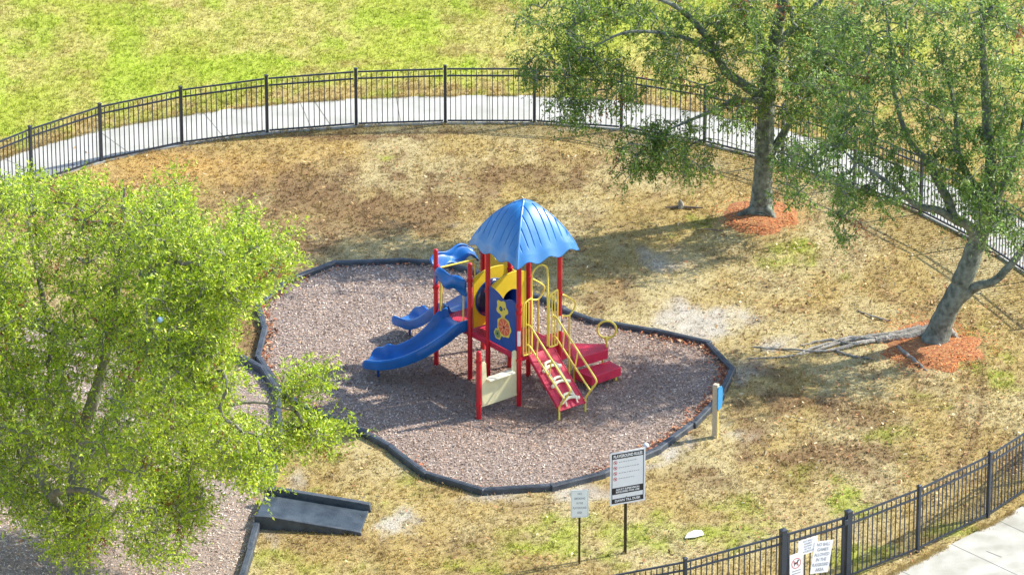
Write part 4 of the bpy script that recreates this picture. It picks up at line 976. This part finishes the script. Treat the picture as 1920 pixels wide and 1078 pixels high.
# middle tree
t2 = G(1425, 400); rng = np.random.default_rng(5)
def cl(lst, seed, ysp):
    out = []; r_ = np.random.default_rng(seed)
    for (px, py, rx, ry, yy, n) in lst:
        c = AT(px, py, yy); m = n
        q = r_.normal(0, .5, (m, 3)).clip(-1.1, 1.1) * np.array([rx / 95, ysp, ry / 88]) + np.array(c); out.append(q)
    return np.concatenate(out)
y2 = t2[1]
C2 = [(1020, 10, 60, 30, y2 - .6, 16), (1090, 40, 90, 50, y2 - .8, 40), (1180, 20, 100, 40, y2 + .4, 46), (1060, 110, 50, 35, y2 - 1.0, 22), (1000, 135, 35, 18, y2 - 1.0, 12), (1120, 130, 50, 60, y2 - 1.0, 34), (1080, 190, 40, 45, y2 - 1.1, 26), (1180, 160, 30, 40, y2 - .8, 12), (1260, 60, 80, 60, y2 - .6, 50), (1340, 40, 70, 60, y2 + .6, 44),
      (1260, 130, 50, 30, y2 + .8, 14), (1240, 255, 70, 28, y2 - 1.6, 34), (1215, 295, 50, 30, y2 - 1.6, 22), (1290, 290, 40, 30, y2 - 1.5, 18), (1360, 200, 50, 30, y2 - 1.0, 22), (1410, 215, 35, 35, y2 - .8, 18), (1350, 130, 60, 40, y2, 22), (1440, 100, 60, 60, y2 - .6, 46), (1400, 30, 70, 50, y2, 40), (1500, 60, 60, 60, y2 + .4, 50),
      (1530, 130, 60, 50, y2 + .2, 44), (1560, 40, 60, 60, y2 + .6, 50), (1500, 200, 50, 40, y2 - .4, 30), (1560, 210, 50, 40, y2, 28), (1600, 130, 40, 60, y2 + .4, 34), (1500, 290, 50, 22, y2 - .6, 22), (1490, 330, 35, 25, y2 - .8, 12), (1440, 160, 40, 40, y2 - .9, 24),
      (1300, -60, 160, 50, y2 - .2, 60), (1480, -60, 130, 50, y2 + .2, 60), (1120, -50, 100, 40, y2, 34), (1400, -140, 180, 60, y2, 60), (1240, -130, 90, 40, y2, 24)]
C2 = [(a, b, c, d, yy - (.9 if b < 215 and a > 1330 and not (1400 < a < 1470 and b > 130) else -.5 if 1400 < a < 1470 else 0), int(n * (1.6 if (a < 1320 and b > 90) else ((.6 if 1400 < a < 1470 and b > 80 else 1.1) if b > -20 else .15)))) for a, b, c, d, yy, n in C2]
s2_ = cl(C2, 8, .9)
def q2(px, py, yy, r): x, y, z = AT(px, py, y2 + yy); return (x, y, z, r)
limbs = [[(t2[0], t2[1], -.1, .30), (t2[0] + .02, t2[1], .12, .24), q2(1430, 340, 0, .195), q2(1434, 260, 0, .175), q2(1438, 180, 0, .17), q2(1446, 110, 0, .155), q2(1458, 50, 0, .13), q2(1470, -10, 0, .11), q2(1478, -90, .1, .07), q2(1480, -170, .1, .03)],
         [q2(1432, 185, 0, .12), q2(1395, 160, -.1, .10), q2(1362, 135, -.2, .09), q2(1345, 105, -.3, .08), q2(1325, 70, -.4, .07), q2(1290, 30, -.6, .06), q2(1240, 0, -.8, .04), q2(1150, -20, -.9, .02)],
         [q2(1438, 300, 0, .10), q2(1460, 265, .1, .085), q2(1485, 225, .1, .06), q2(1515, 180, .2, .045), q2(1550, 120, .3, .02)],
         [q2(1445, 130, 0, .10), q2(1420, 60, -.3, .08), q2(1400, 0, -.5, .06), q2(1380, -80, -.6, .03)],
         [q2(1452, 90, 0, .09), q2(1490, 50, .3, .07), q2(1540, 0, .5, .05), q2(1580, -60, .6, .02)],
         [q2(1345, 105, -.3, .045), q2(1280, 70, -.6, .04), q2(1180, 60, -.9, .03), q2(1110, 90, -1.0, .015)],
         [q2(1432, 190, -.1, .07), q2(1380, 190, -.9, .05), q2(1320, 215, -1.4, .035), q2(1250, 245, -1.6, .015)],
         [q2(1345, 105, -.3, .05), q2(1350, 60, .2, .04), q2(1370, 10, .4, .02)],
         [(t2[0] - .05, t2[1] - .05, .16, .13), (t2[0] - .3, t2[1] - .14, .04, .08), (t2[0] - .55, t2[1] - .18, -.03, .05)], [(t2[0] + .1, t2[1] - .1, .16, .12), (t2[0] + .26, t2[1] - .3, .02, .06), (t2[0] + .35, t2[1] - .4, -.04, .04)]]
DARKG = [(.19, .31, .04), (.10, .19, .03), (.31, .43, .06), (.42, .42, .14)]
tree("shade_tree", "upright grey-barked tree in red mulch behind the climbing structure", t2, limbs, s2_, DARKG, leaf=(.075, .028), per=63, twl=(.14, .34), droop=.75, bark='barkg', seed=9, dead=.02)
# right tree: leaning, forked, with long surface roots
t3 = G(1752, 640); y3 = t3[1]
C3 = [(1570, 270, 40, 40, y3 - .5, 24), (1590, 340, 28, 50, y3 - .8, 30), (1588, 410, 18, 45, y3 - .8, 22), (1540, 300, 50, 35, y3 - .6, 30), (1490, 335, 40, 28, y3 - .7, 18), (1640, 330, 50, 40, y3 - .4, 30), (1690, 340, 40, 40, y3 - .6, 26), (1670, 380, 28, 25, y3 - .7, 12), (1620, 210, 60, 50, y3 - .2, 44), (1680, 240, 60, 50, y3 + .2, 46),
      (1640, 120, 60, 50, y3 + .2, 50), (1580, 60, 50, 60, y3 + .4, 46), (1700, 130, 60, 60, y3 - .4, 56), (1650, 30, 60, 50, y3 + .2, 50), (1740, 50, 60, 60, y3 + .3, 56), (1760, 200, 60, 60, y3, 56), (1750, 290, 50, 40, y3 - .2, 36), (1810, 120, 70, 70, y3 + .2, 70), (1820, 260, 60, 60, y3 + .3, 60), (1800, 330, 50, 40, y3 - .3, 36),
      (1880, 60, 60, 70, y3 - .2, 66), (1890, 180, 60, 60, y3 + .3, 60), (1880, 280, 60, 50, y3 - .3, 56), (1860, 350, 60, 40, y3, 50), (1830, 400, 50, 28, y3 - .6, 36), (1890, 400, 50, 30, y3 - .4, 36), (1900, 440, 40, 16, y3 - .6, 12), (1820, 20, 80, 40, y3, 56), (1950, 250, 60, 120, y3, 60), (1950, 60, 60, 90, y3 + .4, 56), (1980, 380, 60, 50, y3, 30),
      (1700, -50, 120, 50, y3, 56), (1860, -60, 130, 60, y3, 66), (1800, -160, 170, 60, y3, 66), (1990, 150, 70, 120, y3, 50), (1620, 260, 70, 30, y3 + .6, 24), (1520, 160, 60, 40, y3 + .8, 22), (1600, 160, 50, 50, y3 + .9, 26)]
C3 = [(a, b, c, d, yy, max(2, int(n * (.04 if b < -20 else (.35 if a > 1930 else .60))))) for a, b, c, d, yy, n in C3]
s3_ = cl(C3, 18, .95)
def q3(px, py, yy, r): x, y, z = AT(px, py, y3 + yy); return (x, y, z, r)
limbs = [[(t3[0], t3[1], -.12, .34), (t3[0] + .03, t3[1], .08, .26), q3(1772, 590, 0, .205), q3(1797, 545, 0, .20), q3(1815, 500, 0, .19), q3(1830, 460, 0, .175), q3(1845, 420, 0, .16), q3(1852, 370, 0, .13), q3(1858, 300, .1, .11), q3(1850, 220, .2, .09), q3(1845, 130, .2, .07), q3(1840, 20, .2, .05), q3(1838, -100, .2, .02)],
         [q3(1832, 450, 0, .13), q3(1818, 425, -.1, .10), q3(1790, 412, -.2, .085), q3(1760, 395, -.3, .075), q3(1720, 385, -.4, .065), q3(1680, 355, -.5, .05), q3(1640, 325, -.6, .04), q3(1600, 300, -.7, .02)],
         [q3(1790, 412, -.2, .09), q3(1775, 370, -.1, .085), q3(1755, 335, 0, .075), q3(1735, 300, .1, .065), q3(1705, 265, .2, .055), q3(1685, 210, .3, .045), q3(1672, 140, .3, .04), q3(1668, 60, .3, .03), q3(1650, -20, .3, .02)],
         [q3(1800, 560, 0, .12), q3(1830, 537, -.1, .095), q3(1862, 528, -.2, .08), q3(1890, 502, -.2, .075), q3(1925, 460, -.2, .07), q3(1970, 400, -.2, .05), q3(2020, 300, -.2, .03)],
         [q3(1848, 400, 0, .10), q3(1880, 350, .2, .085), q3(1910, 280, .3, .07), q3(1930, 180, .3, .05), q3(1950, 60, .3, .02)],
         [q3(1850, 380, 0, .08), q3(1800, 300, .3, .06), q3(1790, 200, .5, .045), q3(1760, 90, .5, .02)]]
def rp(px, py, z, r): x, y = G(px, py); return (x, y, z, r)
roots = [[rp(1745, 628, .10, .13), rp(1705, 634, .04, .095), rp(1665, 638, .035, .085), rp(1640, 640, .03, .075)],
         [rp(1725, 625, .12, .055), rp(1680, 632, .085, .045), rp(1630, 636, .06, .04), rp(1590, 641, .03, .035), rp(1550, 652, .02, .03), rp(1500, 664, .0, .025), rp(1440, 672, -.015, .02)],
         [rp(1640, 640, .05, .045), rp(1600, 636, .04, .038), rp(1560, 645, .03, .032), rp(1520, 655, .02, .028), rp(1480, 668, 0, .02), rp(1400, 672, -.01, .014)],
         [rp(1640, 642, .04, .04), rp(1600, 648, .035, .035), rp(1560, 640, .03, .03), rp(1530, 642, .02, .022), rp(1500, 648, 0, .015)],
         [rp(1650, 640, .03, .04), rp(1610, 645, .03, .034), rp(1570, 658, .015, .028), rp(1600, 668, .01, .022), rp(1640, 674, 0, .018)],
         [rp(1600, 650, .03, .035), rp(1540, 660, .02, .028), rp(1480, 656, .01, .02), rp(1410, 650, -.01, .014)],
         [rp(1682, 652, .03, .035), rp(1700, 668, .04, .04), rp(1722, 684, .03, .036), rp(1738, 694, -.01, .02)],
         [rp(1757, 628, .16, .05), rp(1758, 645, .08, .04), rp(1762, 657, .0, .03)],
         [rp(1762, 658, .0, .02), rp(1745, 657, .02, .022), rp(1728, 656, 0, .016)],
         [rp(1780, 630, .1, .08), rp(1792, 634, .03, .05), rp(1800, 640, -.02, .03)],
         [rp(1668, 603, .015, .018), rp(1640, 596, .02, .02), rp(1608, 582, -.005, .012)]]
tree("shade_tree", "leaning forked tree in red mulch at the right edge, with long exposed roots", t3, limbs, s3_, [(.22, .37, .065), (.13, .23, .045), (.36, .50, .12), (.48, .54, .25)], leaf=(.078, .030), per=63, twl=(.14, .34), droop=.55, bark='barkg', seed=19, extra_roots=roots, dead=.008)

# ---------------------------------------------------------------- small things on the ground
def stick(pts, r, label, m='deadwood'):
    b = G(*pts[0]); mb = MB(); P = [(G(x, y)[0] - b[0], G(x, y)[1] - b[1], z) for x, y, z in [(p[0], p[1], p[2] if len(p) > 2 else r) for p in pts]]
    rs = [r * .5] + [r] * (len(P) - 2) + [r * .4]; A_ = arc(P, 4); mb.tube(A_, list(np.interp(np.linspace(0, len(P) - 1, len(A_)), range(len(P)), rs)), 7)
    o = mb.build("fallen_branch", M[m], label=label, cat="branch", group="fallen branches on the lawn"); o.location = (*b, 0); return o
G0 = G
def st(pts, r, label, m='deadwood'):
    b = G0(pts[0][0], pts[0][1]); P = []
    for p_ in pts:
        g0 = G0(p_[0], p_[1]); P.append((g0[0] - b[0], g0[1] - b[1], p_[2] if len(p_) > 2 else r))
    mb = MB(); A_ = arc(P, 4); rs = [r * .5] + [r] * (len(P) - 2) + [r * .4]
    mb.tube(A_, list(np.interp(np.linspace(0, len(P) - 1, len(A_)), range(len(P)), rs)), 7)
    o = mb.build("fallen_branch", M[m], label=label, cat="branch", group="fallen branches on the lawn"); o.location = (*b, 0); return o
st([(1247, 391), (1262, 391), (1277, 390), (1300, 392), (1318, 392)], .028, "dark stick with a knobbly stump, lying on the dry lawn left of the middle tree")
kb = G0(1276, 390); mb = MB(); mb.tube([(0, 0, 0), (.01, 0, .05), (0, 0, .12), (-.02, 0, .17)], [.07, .06, .05, .02], 8)
o = mb.build("wood_stump", M['root'], label="small grey knob of wood standing on the stick left of the middle tree", cat="stump"); o.location = (*kb, 0)
st([(1311, 432), (1325, 431), (1340, 433), (1356, 434)], .018, "thin dark stick on the lawn just below the middle tree's red mulch")
# litter
def litter(px, py, name, label, cat, poly, m, z=.03):
    c = G0(px, py); mb = MB(); n = len(poly); mb.add([(x, y, z + h) for x, y, h in poly] + [(x, y, z + h - .012) for x, y, h in poly], [tuple(range(n)), tuple(range(2 * n - 1, n - 1, -1))] + [(i, n + i, n + (i + 1) % n, (i + 1) % n) for i in range(n)])
    o = mb.build(name, m, smooth=False, label=label, cat=cat); o.location = (*c, 0); return o
litter(1302, 1005, "paper_scrap", "white scrap of paper lying on the grass right of the rules sign", "litter", [(-.17, -.12, 0), (0, -.10, .01), (.17, .02, .0), (.13, .16, .01), (.0, .15, .02), (-.12, .04, .01)], M['paper'])
mb = MB(); 
for j in range(7): pass
vs = []; n = 14
for j in range(9):
    a_ = -math.pi / 2 + math.pi * j / 8; rr = max(.055 * math.cos(a_), .001); vs += [(rr * math.cos(6.2832 * i / n), rr * math.sin(6.2832 * i / n), .055 + .055 * math.sin(a_)) for i in range(n)]
mb.add(vs, [(j * n + i, j * n + (i + 1) % n, (j + 1) * n + (i + 1) % n, (j + 1) * n + i) for j in range(8) for i in range(n)])
o = mb.build("ball", M['white'], label="small white ball resting against the mulch border above the rules sign", cat="ball"); c = G0(1211, 842); o.location = (*c, .02)
bl = o.copy(); bl.data = o.data.copy(); bl.name = "ball"; bl.data.materials.clear(); bl.data.materials.append(mat('pale_blue', (.30, .48, .70), .5)); COL.objects.link(bl)
bl["label"] = "small pale blue ball caught among the lime leaves of the left tree"; bl.location = AT(300, 605, lt[1] - 3.0); bl.scale = (.9, .9, .9)
